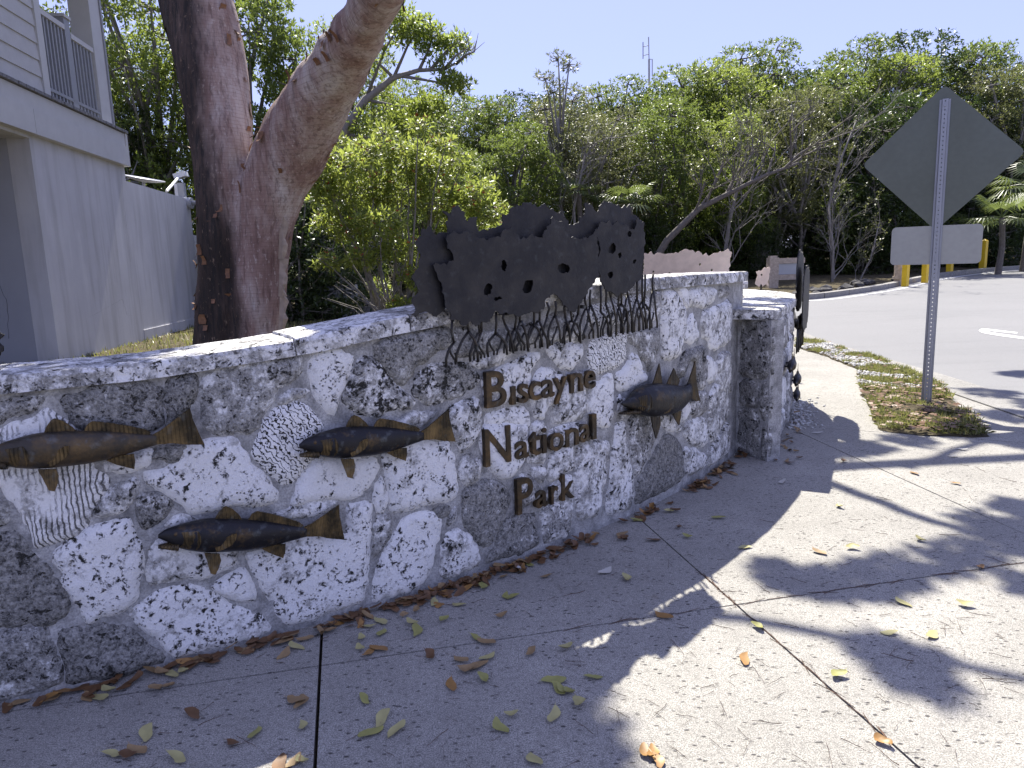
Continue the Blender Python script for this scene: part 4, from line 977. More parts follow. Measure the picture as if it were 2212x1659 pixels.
# ------------------------------------------------------------------ foliage
def leaf_quads(C, D, per, ln, wd, rng, spread=.9, droop=0.):
    """C rosette centres, D rosette directions -> vertices/quads of folded leaves"""
    n = len(C)*per; c = np.repeat(C, per, 0); d = np.repeat(D, per, 0)
    a = rng.normal(size=(n, 3)); a /= np.linalg.norm(a, axis=1)[:, None]
    t = d*(1-spread*.5)+a*spread; t[:, 2] -= droop; t /= np.linalg.norm(t, axis=1)[:, None]
    L = ln*rng.uniform(.65, 1.25, n)[:, None]; Wd = wd*rng.uniform(.7, 1.2, n)[:, None]
    up = rng.normal(size=(n, 3))*.45+np.array([0, -.15, 1.]); s = np.cross(t, up); s /= np.linalg.norm(s, axis=1)[:, None]+1e-9; u = np.cross(s, t)
    b = c+t*L*rng.uniform(.0, .5, n)[:, None]
    V = np.stack([b, b+t*L*.5+s*Wd*.5+u*Wd*.12, b+t*L, b+t*L*.5-s*Wd*.5+u*Wd*.12], 1).reshape(-1, 3)
    return V, np.arange(n*4).reshape(-1, 4)
def blob_points(blobs, n, rng, shell=.55):
    w = np.array([b[3]*b[4]*b[5] for b in blobs])**.72; w /= w.sum(); k = rng.choice(len(blobs), n, p=w); B = np.array(blobs)[k]
    a = rng.normal(size=(n, 3)); a /= np.linalg.norm(a, axis=1)[:, None]; r = rng.uniform(shell**3, 1, n)**(1/3)
    r *= 1+.22*np.array([noise.noise(Vector((q[0]*2.3+i, q[1]*2.3, q[2]*2.3))) for q, i in zip(a, k*7.3)])
    C = B[:, :3]+a*r[:, None]*B[:, 3:6]; D = a*.8+np.array([0, 0, .55]); D /= np.linalg.norm(D, axis=1)[:, None]; return C, D, k
TREES = {}
def make_tree(key, seed, height, radius, base, nblob, nros, per, ln, wd, leafm, woodm, trunks=1, flat=.55, twigs=6, name='tree', lean=0., top_bias=1.):
    """prototype at the origin: returns (trunk mesh, crown mesh)"""
    rng = np.random.default_rng(seed); rr = random.Random(seed); blobs = []
    for i in range(nblob):
        h = base+(height-base)*(((i+.5)/nblob)**(1/top_bias)); f = (h-base)/(height-base)
        R_ = radius*(.55+.9*f if f < .5 else 1.15-.95*(f-.5)*1.35)*rr.uniform(.55, 1.)
        a = i*2.39996+rr.uniform(-.4, .4); s = radius*rr.uniform(.28, .46)
        blobs.append((math.cos(a)*R_*.75+lean*f, math.sin(a)*R_*.75, h-s*flat*.6, s*rr.uniform(.9, 1.25), s*rr.uniform(.9, 1.25), s*flat*rr.uniform(.8, 1.2)))
    C, D, k = blob_points(blobs, nros, rng); V, F = leaf_quads(C, D, per, ln, wd, rng)
    m = MB(); tops = []
    for q in range(trunks):
        a = rr.uniform(0, 6.28); off = np.array([math.cos(a), math.sin(a), 0])*(.12*radius*(trunks > 1)); ht = height*rr.uniform(.55, .75)
        pts = [off*(1+2*t)+np.array([nz(t*2, q, seed)*.3*radius+lean*t*.7, nz(t*2, q+9, seed)*.3*radius, -.2+t*ht]) for t in np.linspace(0, 1, 6)]
        r0 = .026*height/math.sqrt(trunks)*rr.uniform(.7, 1.1); m.tube(pts, [r0*(1-.75*t) for t in np.linspace(0, 1, 6)], 6); tops.append(pts)
    for i, b in enumerate(blobs):
        st = rr.choice(tops); zf = min(max((b[2]*.55)/(height*.65), .15), .95); j = zf*5; j0 = int(min(j, 4)); p0 = st[j0]+(st[j0+1]-st[j0])*(j-j0)
        c = np.array(b[:3]); mid = (p0+c)/2+np.array([rr.uniform(-.2, .2), rr.uniform(-.2, .2), rr.uniform(-.1, .35)])*radius*.3
        r1 = .010*height*rr.uniform(.5, 1.); m.tube([p0, mid, c], [r1, r1*.7, r1*.4], 5)
        idx = np.nonzero(k == i)[0]
        for t in idx[:twigs]:
            e = C[t]; q = c+(e-c)*.5+np.array([rr.uniform(-.1, .1) for _ in range(3)])*b[3]; m.tube([c, q, e], [r1*.4, r1*.25, .004], 4, cap=False)
    TREES[key] = (np.array(m.v), m.f, V, F, woodm, leafm, height); return key
def wood_tree(key, loc, sc, rot, name, label, cat='tree', group=None, sx=1.):
    """first use builds the tree's meshes, later uses copy thing and parts"""
    t = TREES[key]
    if not isinstance(t[0], str):
        r = empty(name, (0, 0, 0)); a = mk('trunk' if cat == 'tree' else 'stem', t[0], t[1], t[4], r, smooth=True); b = mk('crown', t[2], t[3], t[5], r)
        TREES[key] = ('built', r, [a, b], None, None, None, t[6])
    else:
        r = t[1].copy(); COL.objects.link(r)
        for c in t[2]:
            d = c.copy(); COL.objects.link(d); d.parent = r
    r.name = name
    r.location = loc; r.rotation_euler = (0, 0, rot); r.scale = (sc*sx, sc*sx, sc)
    tag(r, label, cat, group); return r
make_tree('m1', 1, 8, 2.5, 1.6, 24, 4300, 9, .125, .055, M_L1, M_WOOD, 2)
make_tree('m2', 2, 8, 2.7, 1.2, 22, 4200, 9, .125, .052, M_L1, M_WOOD, 3, .6)
make_tree('o1', 3, 8, 2.4, 2.2, 22, 3000, 8, .12, .045, M_L2, M_WOODL, 2, .6)
make_tree('d1', 4, 8, 2.9, .6, 24, 4300, 9, .125, .055, M_L4, M_WOOD, 2, .6)
make_tree('thin', 5, 8, 1.0, 4.2, 12, 420, 7, .13, .045, M_L2, M_WOODL, 1, .8, 10)
make_tree('s1', 6, 4, 2.1, .1, 18, 2100, 8, .13, .055, M_L4, M_WOODL, 5, .7)
make_tree('s2', 7, 4, 1.9, .1, 16, 1900, 8, .13, .055, M_L1, M_WOODL, 5, .7)
make_tree('b1', 8, 8, 2.6, 1.0, 26, 4200, 9, .115, .048, M_L3, M_WOODL, 2, .55, 10)
def place_tree(key, px, top, depth, rot, name, label, cat='tree', group=None, sx=1.):
    g = at_depth(px, 600, depth); z0 = gz(g[0], depth)-.05; zt = at_depth(px, top, depth)[2]; sc = (zt-z0)/TREES[key][6]
    return wood_tree(key, (g[0], depth, z0), sc, rot, name, label, cat, group, sx)
GW = 'trees of the wood beyond the road'
WOOD = [  # key, px, top, depth
 ('m2', 935, 205, 30), ('m1', 1060, 205, 33), ('d1', 1150, 198, 36), ('o1', 1235, 200, 31), ('m1', 1330, 170, 33), ('d1', 1400, 190, 38), ('m2', 1480, 165, 34), ('b1', 1560, 130, 33), ('m1', 1620, 90, 35), ('d1', 1700, 150, 38),
 ('m2', 1760, 170, 33), ('m1', 1830, 90, 36), ('o1', 1700, 190, 29), ('b1', 1905, 120, 35), ('d1', 1990, 92, 38), ('m2', 2060, 95, 36), ('o1', 2130, 140, 33), ('b1', 2210, 125, 36), ('m1', 2310, 120, 38), ('m1', 820, 210, 33), ('d1', 1890, 200, 30), ('m2', 1440, 230, 28.5), ('o1', 1310, 240, 28), ('b1', 1580, 250, 28.5), ('m1', 1130, 260, 27), ('d1', 2080, 220, 34), ('d1', 1010, 260, 36), ('d1', 2230, 200, 41), ('d1', 1270, 215, 40), ('d1', 1560, 170, 41)]
WPOS = ['over the flowering bush', 'where the sky dips left of the cutouts', 'left of the lone sparse treetop', 'under the lone sparse treetop', 'left of the radio mast', 'just under the radio mast', 'right of the radio mast', 'a step right of the radio mast', 'forming the high bump left of the sign', 'in the dip left of the sign', 'near the left corner of the diamond', 'topmost crown left of the diamond', 'in front of the dip left of the sign', 'above the top corner of the diamond', 'behind the top corner of the diamond', 'over the right edge of the diamond', 'beyond the right edge of the diamond', 'in the upper right corner', 'partly beyond the right edge', 'behind the right limb of the forked tree', 'behind the left half of the diamond', 'over the right end of the cutouts', 'over the middle of the cutouts', 'over the leaning dark limb', 'between bush and cutouts', 'behind the lower right edge of the diamond', 'behind the flowering bush', 'behind the fan palm at the right edge', 'glimpsed behind the lone sparse treetop', 'glimpsed behind the high bump']
LBL = {'m1': 'dense green mangrove with rounded dark crown', 'm2': 'broad green mangrove with several stems', 'o1': 'olive-green buttonwood with fine sparse leaves', 'd1': 'dark green tree deep in the wood', 'b1': 'bright yellow-green tree in full sun'}
POS = lambda px: 'above the left part of the cutouts' if px < 1000 else 'above the bronze cutouts' if px < 1380 else 'between cutouts and road sign' if px < 1650 else 'left of the diamond sign' if px < 1860 else 'behind the diamond sign' if px < 2120 else 'at the right edge of the photo'
for i, (k, px, top, d) in enumerate(WOOD):
    place_tree(k, px, top, d, i*1.7, 'mangrove_tree', LBL[k]+', '+WPOS[i], 'tree', GW, 1.0 if k != 'd1' else 1.15)
SP_ = ['behind the right side of the trunk', 'under the flowering bush at left', 'behind the flowering bush', 'right of the bush stems', 'behind the left cutout panel', 'behind the left lobes of the cutouts', 'behind the middle lobes of the cutouts', 'behind the right lobes of the cutouts', 'above the pale panel, left end', 'above the pale panel, right end', 'left of the leaning dark limb', 'under the leaning dark limb', 'above the small pale panel', 'above the timber guardrail', 'above the edge-on cutout', 'by the slender pale trunk', 'left of the small sign plate', 'behind the left end of the small plate', 'behind the middle of the small plate', 'behind the right end of the small plate', 'beside the farthest bollard', 'under the right-edge palm', 'at the right edge', 'just past the right edge']
SPOS = lambda i: SP_[min(i, len(SP_)-1)]
GS = 'shrubs along the front of the wood'
for i, px in enumerate(range(700, 2420, 72)):
    d = 27.5+(i*37 % 10)*.35 + (0 if px < 1750 else (px-1750)*.012); top = 430+(i*53 % 70)-(50 if px > 1700 else 0)
    place_tree('s1' if i % 3 else 's2', px, top, d, i*2.1, 'mangrove_shrub', ('dark' if i % 3 else 'green')+' shrub at the wood edge, '+SPOS(i), 'shrub', GS, 1.15)
place_tree('thin', 1212, 102, 29, .4, 'buttonwood_sapling', 'thin sparse treetop rising alone above the wood, over the cutouts', 'tree')
# nearer trees at the left
place_tree('b1', 300, -190, 18.5, 1.1, 'shade_tree', 'tall bright green tree behind the pale house wall', 'tree', None, .85)
place_tree('m2', 395, 60, 20, 2.1, 'mangrove_tree', 'leafy tree seen between house corner and forked trunk', 'tree', None, .9)
place_tree('d1', 330, 250, 19, .4, 'mangrove_tree', 'low dark green tree above the satellite dish', 'tree', None, .7)
place_tree('m1', 600, -60, 19, 3.1, 'shade_tree', 'tall leafy tree seen through the fork of the big trunk', 'tree', None, .8)
place_tree('b1', 780, 60, 20, .7, 'shade_tree', 'sunlit tree right of the forked trunk with open crown', 'tree', None, .7)
place_tree('m2', 900, 190, 24, 4.4, 'mangrove_tree', 'rounded green tree over the flowering bush', 'tree', None, .9)
place_tree('s1', 640, 380, 15, 1., 'mangrove_shrub', 'dark shrub behind the guardrail beside the forked trunk', 'shrub', None, 1.)
place_tree('s1', 720, 360, 16.5, 2., 'mangrove_shrub', 'dark shrub behind the flowering bush', 'shrub', None, 1.)
place_tree('d1', 560, 300, 22, 2., 'mangrove_tree', 'dark low tree hidden behind the fork', 'tree', None, .9)
place_tree('d1', 160, 150, 20, 2., 'shade_tree', 'dark tree behind the house porch', 'tree', None, .9)
# ------------------------------------------------------------------ crown of the gumbo-limbo overhead (out of frame): it throws the dapples and branch shadows on the sidewalk
SDIR = np.array([SUN_AZ[0]*math.cos(SUN_EL), SUN_AZ[1]*math.cos(SUN_EL), math.sin(SUN_EL)])
def over(px, py, z): g = gp(px, py); return g+SDIR*(z/SDIR[2])
def build_gumbo_crown():
    rng = np.random.default_rng(33); rr = random.Random(33); m = MB(); tip_r = GL_R[-1][:3]; tip_l = GL_L[-1][:3]
    # limbs that sweep over the sidewalk
    def limb(path, r0, r1, n=10):
        p = spline([list(q)+[0] for q in path], 24); m.tube([q[:3]+np.array([nz(i*.4, 1., 5)*.04, nz(i*.4, 8., 5)*.04, 0]) for i, q in enumerate(p)], np.linspace(r0, r1, 24), n); return p
    a = limb([tip_r, tip_r+np.array([.1, .3, .9]), over(1120, 1400, 5.8), over(1330, 1300, 6.1), over(1640, 1328, 6.3), over(1850, 1385, 6.5), over(2212, 1455, 6.6), over(2600, 1560, 6.8)], .085, .03)
    b = limb([tip_r, tip_r+np.array([.0, .5, 1.2]), over(1100, 1290, 6.), over(1330, 1090, 6.3), over(1620, 1000, 6.5), over(1890, 1012, 6.6), over(2060, 1000, 6.7), over(2230, 985, 6.8), over(2600, 960, 7.)], .13, .07)
    c = limb([over(1620, 1000, 6.5), over(1760, 1030, 6.5), over(1900, 1085, 6.5), over(2020, 1130, 6.6), over(2212, 1180, 6.7)], .07, .04)
    d = limb([tip_l, tip_l+np.array([-.4, -.2, 1.]), tip_l+np.array([-1.2, -1.2, 2.2])], .14, .05); e = limb([tip_r, tip_r+np.array([.1, -.9, .9]), tip_r+np.array([.2, -2.2, 1.4])], .12, .05)
    f = limb([over(1960, 1010, 6.7), over(2100, 960, 6.9), over(2350, 900, 7.1)], .05, .03)
    m.build('limb', M_BARK, GUMBO, smooth=True)
    blobs = []
    def cl(px, py, z, r, rz=.35): q = over(px, py, z); blobs.append((*q, r, r, rz))
    for px, py, z, r in [(1945, 1425, 6.7, .13), (1990, 1462, 6.8, .08), (1760, 1262, 6.5, .11), (1840, 1258, 6.5, .13), (1920, 1238, 6.6, .13), (2000, 1215, 6.7, .14), (2080, 1190, 6.8, .15), (2170, 1165, 6.8, .17), (2240, 1150, 6.8, .18),
                         (1690, 1245, 6.4, .10), (2120, 1120, 6.8, .12), (2210, 1100, 6.8, .12), (2220, 1265, 6.8, .08), (2100, 940, 7., .2), (2190, 900, 7.1, .25), (2040, 900, 7., .16), (2230, 960, 7., .2), (1960, 950, 6.9, .16),
                         (1800, 975, 6.8, .2), (1740, 950, 6.8, .2), (1870, 965, 6.8, .16), (2140, 850, 7.2, .25), (2230, 810, 7.3, .3), (2330, 880, 7., .5), (2420, 1250, 7., .3), (1660, 1000, 6.7, .18)]: cl(px, py, z, r, .16)
    C, D, _ = blob_points(blobs, 1500, rng, .2); V1, F1 = leaf_quads(C, D, 11, .085, .05, rng)
    # the dense side: everything left of the limb's edge lies in shade
    blobs2 = []
    for px, py in [(900, 1640), (650, 1640), (400, 1640), (150, 1640), (1000, 1500), (760, 1480), (500, 1520), (1130, 1390), (900, 1390), (1180, 1600), (1050, 1330), (1150, 1480), (1120, 1720), (800, 1760), (500, 1800), (1180, 1800)]:
        q = over(px, py, rr.uniform(6.2, 7.2)); blobs2.append((*q, .42, .42, .3))
    for i in range(14):
        blobs2.append((rr.uniform(-4.2, -.4), rr.uniform(3.6, 8.2), rr.uniform(6.2, 8.), rr.uniform(.5, .8), rr.uniform(.5, .8), .4))
    C, D, _ = blob_points(blobs2, 3400, rng, .2)
    sh = C-SDIR*(C[:, 2]/SDIR[2])[:, None]
    A, B = gp(1232, 1385), gp(1392, 1659); nn = np.array([(B-A)[1], -(B-A)[0]])   # keep the leaves on their side of the limb
    sgn = ((sh[:, :2]-A[:2])@nn)/np.linalg.norm(nn); k = sgn < -.06 if ((gp(800, 1500)-A)[:2]@nn) < 0 else sgn > .06
    s3 = C-SDIR*((C[:, 2]-2.7)/SDIR[2])[:, None]; s4 = C-SDIR*((C[:, 2]-1.35)/SDIR[2])[:, None]
    k &= ~((s3[:, 0] > -1.5) & (s3[:, 0] < -.85) & (s3[:, 1] > 3.6) & (s3[:, 1] < 4.9)) & ~((s4[:, 0] > .35) & (s4[:, 1] > 3.6))
    C, D = C[k], D[k]; V2, F2 = leaf_quads(C, D, 10, .10, .055, rng)
    ok = np.r_[V1, V2]; F = np.r_[F1, F2+len(V1)]
    mk('crown', ok, F, M_L3, GUMBO)
build_gumbo_crown()
# ------------------------------------------------------------------ house on the left
HA = gp(130, 785, .45); HE = gp(425, 705, .45); HT = (HE-HA)/np.linalg.norm(HE-HA); HN = np.array([HT[1], -HT[0], 0])
hw = lambda s_, o, z: np.array([HA[0]+HT[0]*s_+HN[0]*o, HA[1]+HT[1]*s_+HN[1]*o, z])
def hbox(mb, s0, s1, o0, o1, z0, z1):
    return mb.box(hw((s0+s1)/2, (o0+o1)/2, (z0+z1)/2), HT*(s1-s0)/2, -HN*(o1-o0)/2*-1, np.array([0, 0, (z1-z0)/2]))
def hp(name, s0, s1, o0, o1, z0, z1, mat, par): return hbox(MB(), s0, s1, o0, o1, z0, z1).build(name, mat, par)
def build_house():
    r = empty('house', hw(0, -1.5, .45), 'pale grey house corner with clapboard upper floor and railed porch', 'house')
    hp('wall', .0, 2.78, -.25, 0, .2, 3.40, M_HOUSE, r)            # ground-floor wall
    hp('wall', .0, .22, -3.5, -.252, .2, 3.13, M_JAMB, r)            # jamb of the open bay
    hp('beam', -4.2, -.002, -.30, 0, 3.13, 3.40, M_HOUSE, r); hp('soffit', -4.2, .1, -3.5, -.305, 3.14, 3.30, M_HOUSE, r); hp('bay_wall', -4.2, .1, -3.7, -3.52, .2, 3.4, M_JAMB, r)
    # fascia boards, cut where one length meets the next
    hp('fascia_board', -4.2, -.02, .0, .10, 3.17, 3.455, M_TRIM, r); hp('fascia_board', -.012, 2.72, .0, .10, 3.17, 3.455, M_TRIM, r)
    hp('fascia_board', -4.2, 2.72, .0, .075, 3.46, 3.655, M_TRIM, r); hp('fascia_board', 2.722, 2.80, -.4, .09, 3.17, 3.655, M_TRIM, r)
    for i in range(54):
        s0 = -1.6+i*.0815
        if s0 > 2.74: break
        hp('deck_board', s0, s0+.074, -3., .118+random.uniform(-.006, .006), 3.664, 3.70, M_DECK, r)
    for i in range(10):   # clapboards: each tapers and laps the one below
        z = 3.72+i*.196; V = [hw(a, o, zz) for a in (-4.2, .47) for o, zz in ((-.05, z), (.022, z), (.004, z+.205), (-.05, z+.205))]
        mk('siding_board', V, [(0, 1, 2, 3), (7, 6, 5, 4), (0, 4, 5, 1), (1, 5, 6, 2), (2, 6, 7, 3), (3, 7, 4, 0)], M_SIDING, r)
    hp('wall', -4.2, .46, -3.2, -.052, 3.70, 6.4, M_SIDING, r)
    hp('corner_board', .472, .62, -.12, .035, 3.702, 6.4, M_TRIM, r)
    # porch railing
    hp('rail', .622, 1.235, -.045, .035, 4.70, 4.765, M_TRIM, r); hp('rail', 1.395, 2.06, -.045, .035, 4.64, 4.705, M_TRIM, r)
    hp('rail', .622, 2.06, -.03, .03, 3.80, 3.84, M_RAIL, r)
    for a, b, zt in ((.66, 1.22, 4.70), (1.43, 2.04, 4.64)):
        n = int((b-a)/.088)
        for i in range(n): s0 = a+(b-a)*(i+.5)/n; hp('baluster', s0-.017, s0+.017, -.06, .02, 3.705, zt, M_RAIL, r)
    p = hp('newel_post', 1.237, 1.393, -.12, .03, 3.702, 4.86, M_RAIL, r); c = hp('cap', 1.22, 1.41, -.14, .05, 4.862, 4.90, M_TRIM, p)
    hp('porch_post', 2.10, 2.44, -.25, .03, 3.702, 6.4, M_TRIM, r); hp('post_trim', 2.442, 2.49, -.28, .05, 3.702, 6.4, M_RAIL, r)
    hp('roof', -4.4, 2.9, -3.9, .5, 6.402, 6.6, M_TRIM, r)
    for i in range(14): s0 = -3.0+i*.2; hp('baluster', 2.50, 2.54, s0, s0+.035, 3.705, 4.66, M_RAIL, r)
    hp('rail', 2.49, 2.56, -3.2, -.28, 4.662, 4.73, M_TRIM, r)
    # cracks in the plaster of the jamb
    def crack(pts, w, o_on, face):
        V = []; F = []; q = []
        for i in range(len(pts)-1):
            a, b = np.array(pts[i]), np.array(pts[i+1])
            for k in range(6): q.append(a+(b-a)*k/6+np.array([nz(i*3+k, 1., 2, .9)*.018, 0]))
        for i, p_ in enumerate(q):
            ww = w*(.35+.9*abs(nz(i*.5, 4.)))
            for s_ in (-1, 1): V.append(face(p_[0]+s_*ww, p_[1]))
        for i in range(len(q)-1): F.append((2*i, 2*i+1, 2*i+3, 2*i+2))
        mk('crack', V, F, M_CRACK, r)
    jamb = lambda o, z: hw(-.003, o, z)
    crack([(-1.05, 2.75), (-.93, 2.55), (-.88, 2.35), (-.80, 2.2), (-.78, 1.95), (-.80, 1.8)], .008, 0, jamb)
    crack([(-.95, 3.1), (-.80, 2.95), (-.62, 2.55), (-.58, 2.2), (-.50, 2.0), (-.52, 1.75), (-.58, 1.55), (-.50, 1.2), (-.55, .7)], .004, 0, jamb)
    out = lambda s_, z: hw(s_, .003, z)
    crack([(2.62, 3.1), (2.58, 2.6), (2.60, 2.2), (2.57, 1.6)], .003, 0, out); crack([(.9, .95), (1.5, 1.05), (2.1, 1.15), (2.2, .9), (3.0, .85)], .005, 0, out)
    # courtyard wall running on from the house
    g = empty('courtyard_wall', hw(4.3, -.1, .45), 'pale plastered courtyard wall running on from the house', 'wall')
    hp('wall', 2.784, 5.95, -.22, -.004, .2, 2.96, M_HOUSE, g); hp('plinth', 2.784, 5.95, -.02, .012, .2, .62, M_HOUSE, g)
    f = empty('picket_fence', hw(6.6, -.1, .45), 'white picket fence beside the courtyard wall, mostly behind the trunk', 'fence')
    for i in range(10): s0 = 5.97+i*.15; hp('picket', s0, s0+.115, -.14, -.10, .3, 2.28, M_WHITE, f)
    hp('rail', 5.97, 7.5, -.18, -.142, .9, 1.0, M_WHITE, f); hp('rail', 5.97, 7.5, -.18, -.142, 1.9, 2.0, M_WHITE, f)
build_house()
def hray(px, py, o):
    r_ = ray(px, py); C = np.array([0, 0, H]); k = (HA+HN*o-C).dot(HN)/r_.dot(HN); return C+k*r_
def build_roof_kit():
    d = empty('satellite_dish', hray(318, 384, -.35), 'white satellite dish with its feed arm above the courtyard wall', 'satellite dish')
    c = hray(310, 392, -.45); ax = np.array([.20, -.06, .95]); ax /= np.linalg.norm(ax); a = np.cross(ax, (0, 0, 1)); a /= np.linalg.norm(a); b = np.cross(ax, a); V = []; F = []
    for i in range(6):
        for k in range(24):
            t = 2*math.pi*k/24; rr_ = .36*i/5; V.append(c+a*math.cos(t)*rr_+b*math.sin(t)*rr_+ax*(rr_*rr_*.5))
    for i in range(5):
        for k in range(24): F.append((i*24+k, i*24+(k+1) % 24, (i+1)*24+(k+1) % 24, (i+1)*24+k))
    n = len(V); V2 = V+[v-ax*.012 for v in V]; F2 = F+[tuple(q+n for q in f[::-1]) for f in F]+[(120+(k+1) % 24, 120+k, n+120+k, n+120+(k+1) % 24) for k in range(24)]
    mk('dish', V2, F2, M_WHITE, d, smooth=True)
    p0, p1 = hray(360, 413, -.3), hray(388, 381, -.3); MB().tube([p0, p1], .028, 8).build('feed_arm', M_WHITE, d)
    MB().box(p1+np.array([.03, 0, .02]), np.array([.11, .02, .03]), np.array([0, .09, 0]), np.array([-.015, 0, .05])).build('feed_horn', M_WHITE, d)
    MB().tube([c, c+np.array([0, 0, -.7])], .03, 8).build('mast', M_GREY, d)
    b = empty('junction_box', hray(390, 422, -.12), 'small pale grey box standing on the courtyard wall', 'box'); q = hray(393, 411, -.12)
    MB().box(q, np.array([.06, 0, 0]), np.array([0, .05, 0]), np.array([0, 0, .14])).build('housing', M_GREY, b); MB().box(q+np.array([-.09, -.01, -.02]), np.array([.03, 0, 0]), np.array([0, .05, 0]), np.array([0, 0, .14])).build('cover', M_WHITE, b)
    MB().box(q+np.array([-.0, 0, -.17]), np.array([.09, 0, 0]), np.array([0, .06, 0]), np.array([0, 0, .03])).build('foot', M_WHITE, b)
    e = empty('wall_fitting', hray(408, 440, .0), 'grey round pipe fitting on the end of the courtyard wall', 'fitting'); q = hray(404, 439, -.02)
    MB().tube([q+np.array([-.03, 0, 0]), q+np.array([.10, 0, 0])], .11, 14).build('collar', M_GREY, e, smooth=False); MB().tube([q+np.array([.10, 0, 0]), q+np.array([.45, 0, .01])], .045, 10).build('pipe', M_GREY, e, smooth=True); MB().tube([q+np.array([.26, 0, 0]), q+np.array([.32, 0, 0])], .075, 12).build('clamp', M_GREY, e)
build_roof_kit()
# ------------------------------------------------------------------ road sign seen from behind
def build_sign():
    base = gp(2000, 875); n = np.array([-.5, -.866, 0]); t = np.array([.866, -.5, 0]); lean = np.array([-.011, 0, 2.86])
    up = lean/np.linalg.norm(lean); P = lambda a, z, o: base+t*a+up*z+n*o
    r = empty('road_sign', base, 'unpainted backs of a diamond road sign and small plate on a steel post', 'road sign')
    # U-channel post with punched holes
    V = []; F = []; NH = 76; z0 = -.1; pitch = (2.86-z0)/NH; w = .022; hr = .0052; R_ = 8
    for i in range(NH):
        zc = z0+(i+.5)*pitch; b = len(V)
        sq = [(-w, -pitch/2), (0, -pitch/2), (w, -pitch/2), (w, 0), (w, pitch/2), (0, pitch/2), (-w, pitch/2), (-w, 0)]
        for k in range(8): V.append(P(sq[k][0], zc+sq[k][1], .040))
        for k in range(8):
            a = math.radians(225+45*k); V.append(P(hr*math.cos(a), zc+hr*math.sin(a)*1.25, .040))
        for k in range(8):
            a = math.radians(225+45*k); V.append(P(hr*math.cos(a), zc+hr*math.sin(a)*1.25, .034))
        for k in range(8):
            k2 = (k+1) % 8; F += [(b+k, b+k2, b+8+k2, b+8+k), (b+8+k, b+8+k2, b+16+k2, b+16+k)]
    prof = [(-.045, .006), (-.045, .002), (-.028, .002), (-w-.003, .036), (-w, .040)]
    for sgn in (1, -1):
        b = len(V)
        for a, o in prof: V += [P(a*sgn, z0, o), P(a*sgn, 2.86, o)]
        for k in range(len(prof)-1): q = (b+2*k, b+2*k+2, b+2*k+3, b+2*k+1); F.append(q if sgn > 0 else q[::-1])
    # inside faces
    for sgn in (1, -1):
        b = len(V)
        for a, o in [(-.045, .006), (-.028, -.001), (-w+.002, .034), (0, .034)][0:3]: V += [P(a*sgn, z0, o-.004), P(a*sgn, 2.86, o-.004)]
        for k in range(2): q = (b+2*k, b+2*k+1, b+2*k+3, b+2*k+2); F.append(q if sgn > 0 else q[::-1])
    mk('post', V, F, M_GALV, r)
    def rounded(hw_, hh, rad, rot=0., n=6):
        o = []
        for cx, cy, a0 in ((hw_-rad, hh-rad, 0), (-hw_+rad, hh-rad, 90), (-hw_+rad, -hh+rad, 180), (hw_-rad, -hh+rad, 270)):
            for k in range(n+1):
                a = math.radians(a0+90*k/n); x, y = cx+rad*math.cos(a), cy+rad*math.sin(a); o.append((x*math.cos(rot)-y*math.sin(rot), x*math.sin(rot)+y*math.cos(rot)))
        return o
    def plate_(name, poly, a, z, mat, o=-.006):
        return MB().prism(poly, lambda x, y, s_: P(a+x, z+y, o+(0 if s_ else -.004))).build(name, mat, r)
    plate_('diamond_plate', rounded(.462, .462, .05, math.pi/4), -.012, 2.338, M_ALU); plate_('small_plate', rounded(.372, .180, .04), -.006, 1.548, M_ALU2)
    for z in (2.80, 2.62, 1.90, 1.80, 1.66, 1.44): MB().tube([P(0, z, .038), P(0, z, .047)], .011, 6).build('bolt', M_GALV, r)
    MB().tube([P(0, .52, .038), P(0, .52, .047)], .011, 6).build('bolt', M_GALV, r)
build_sign()
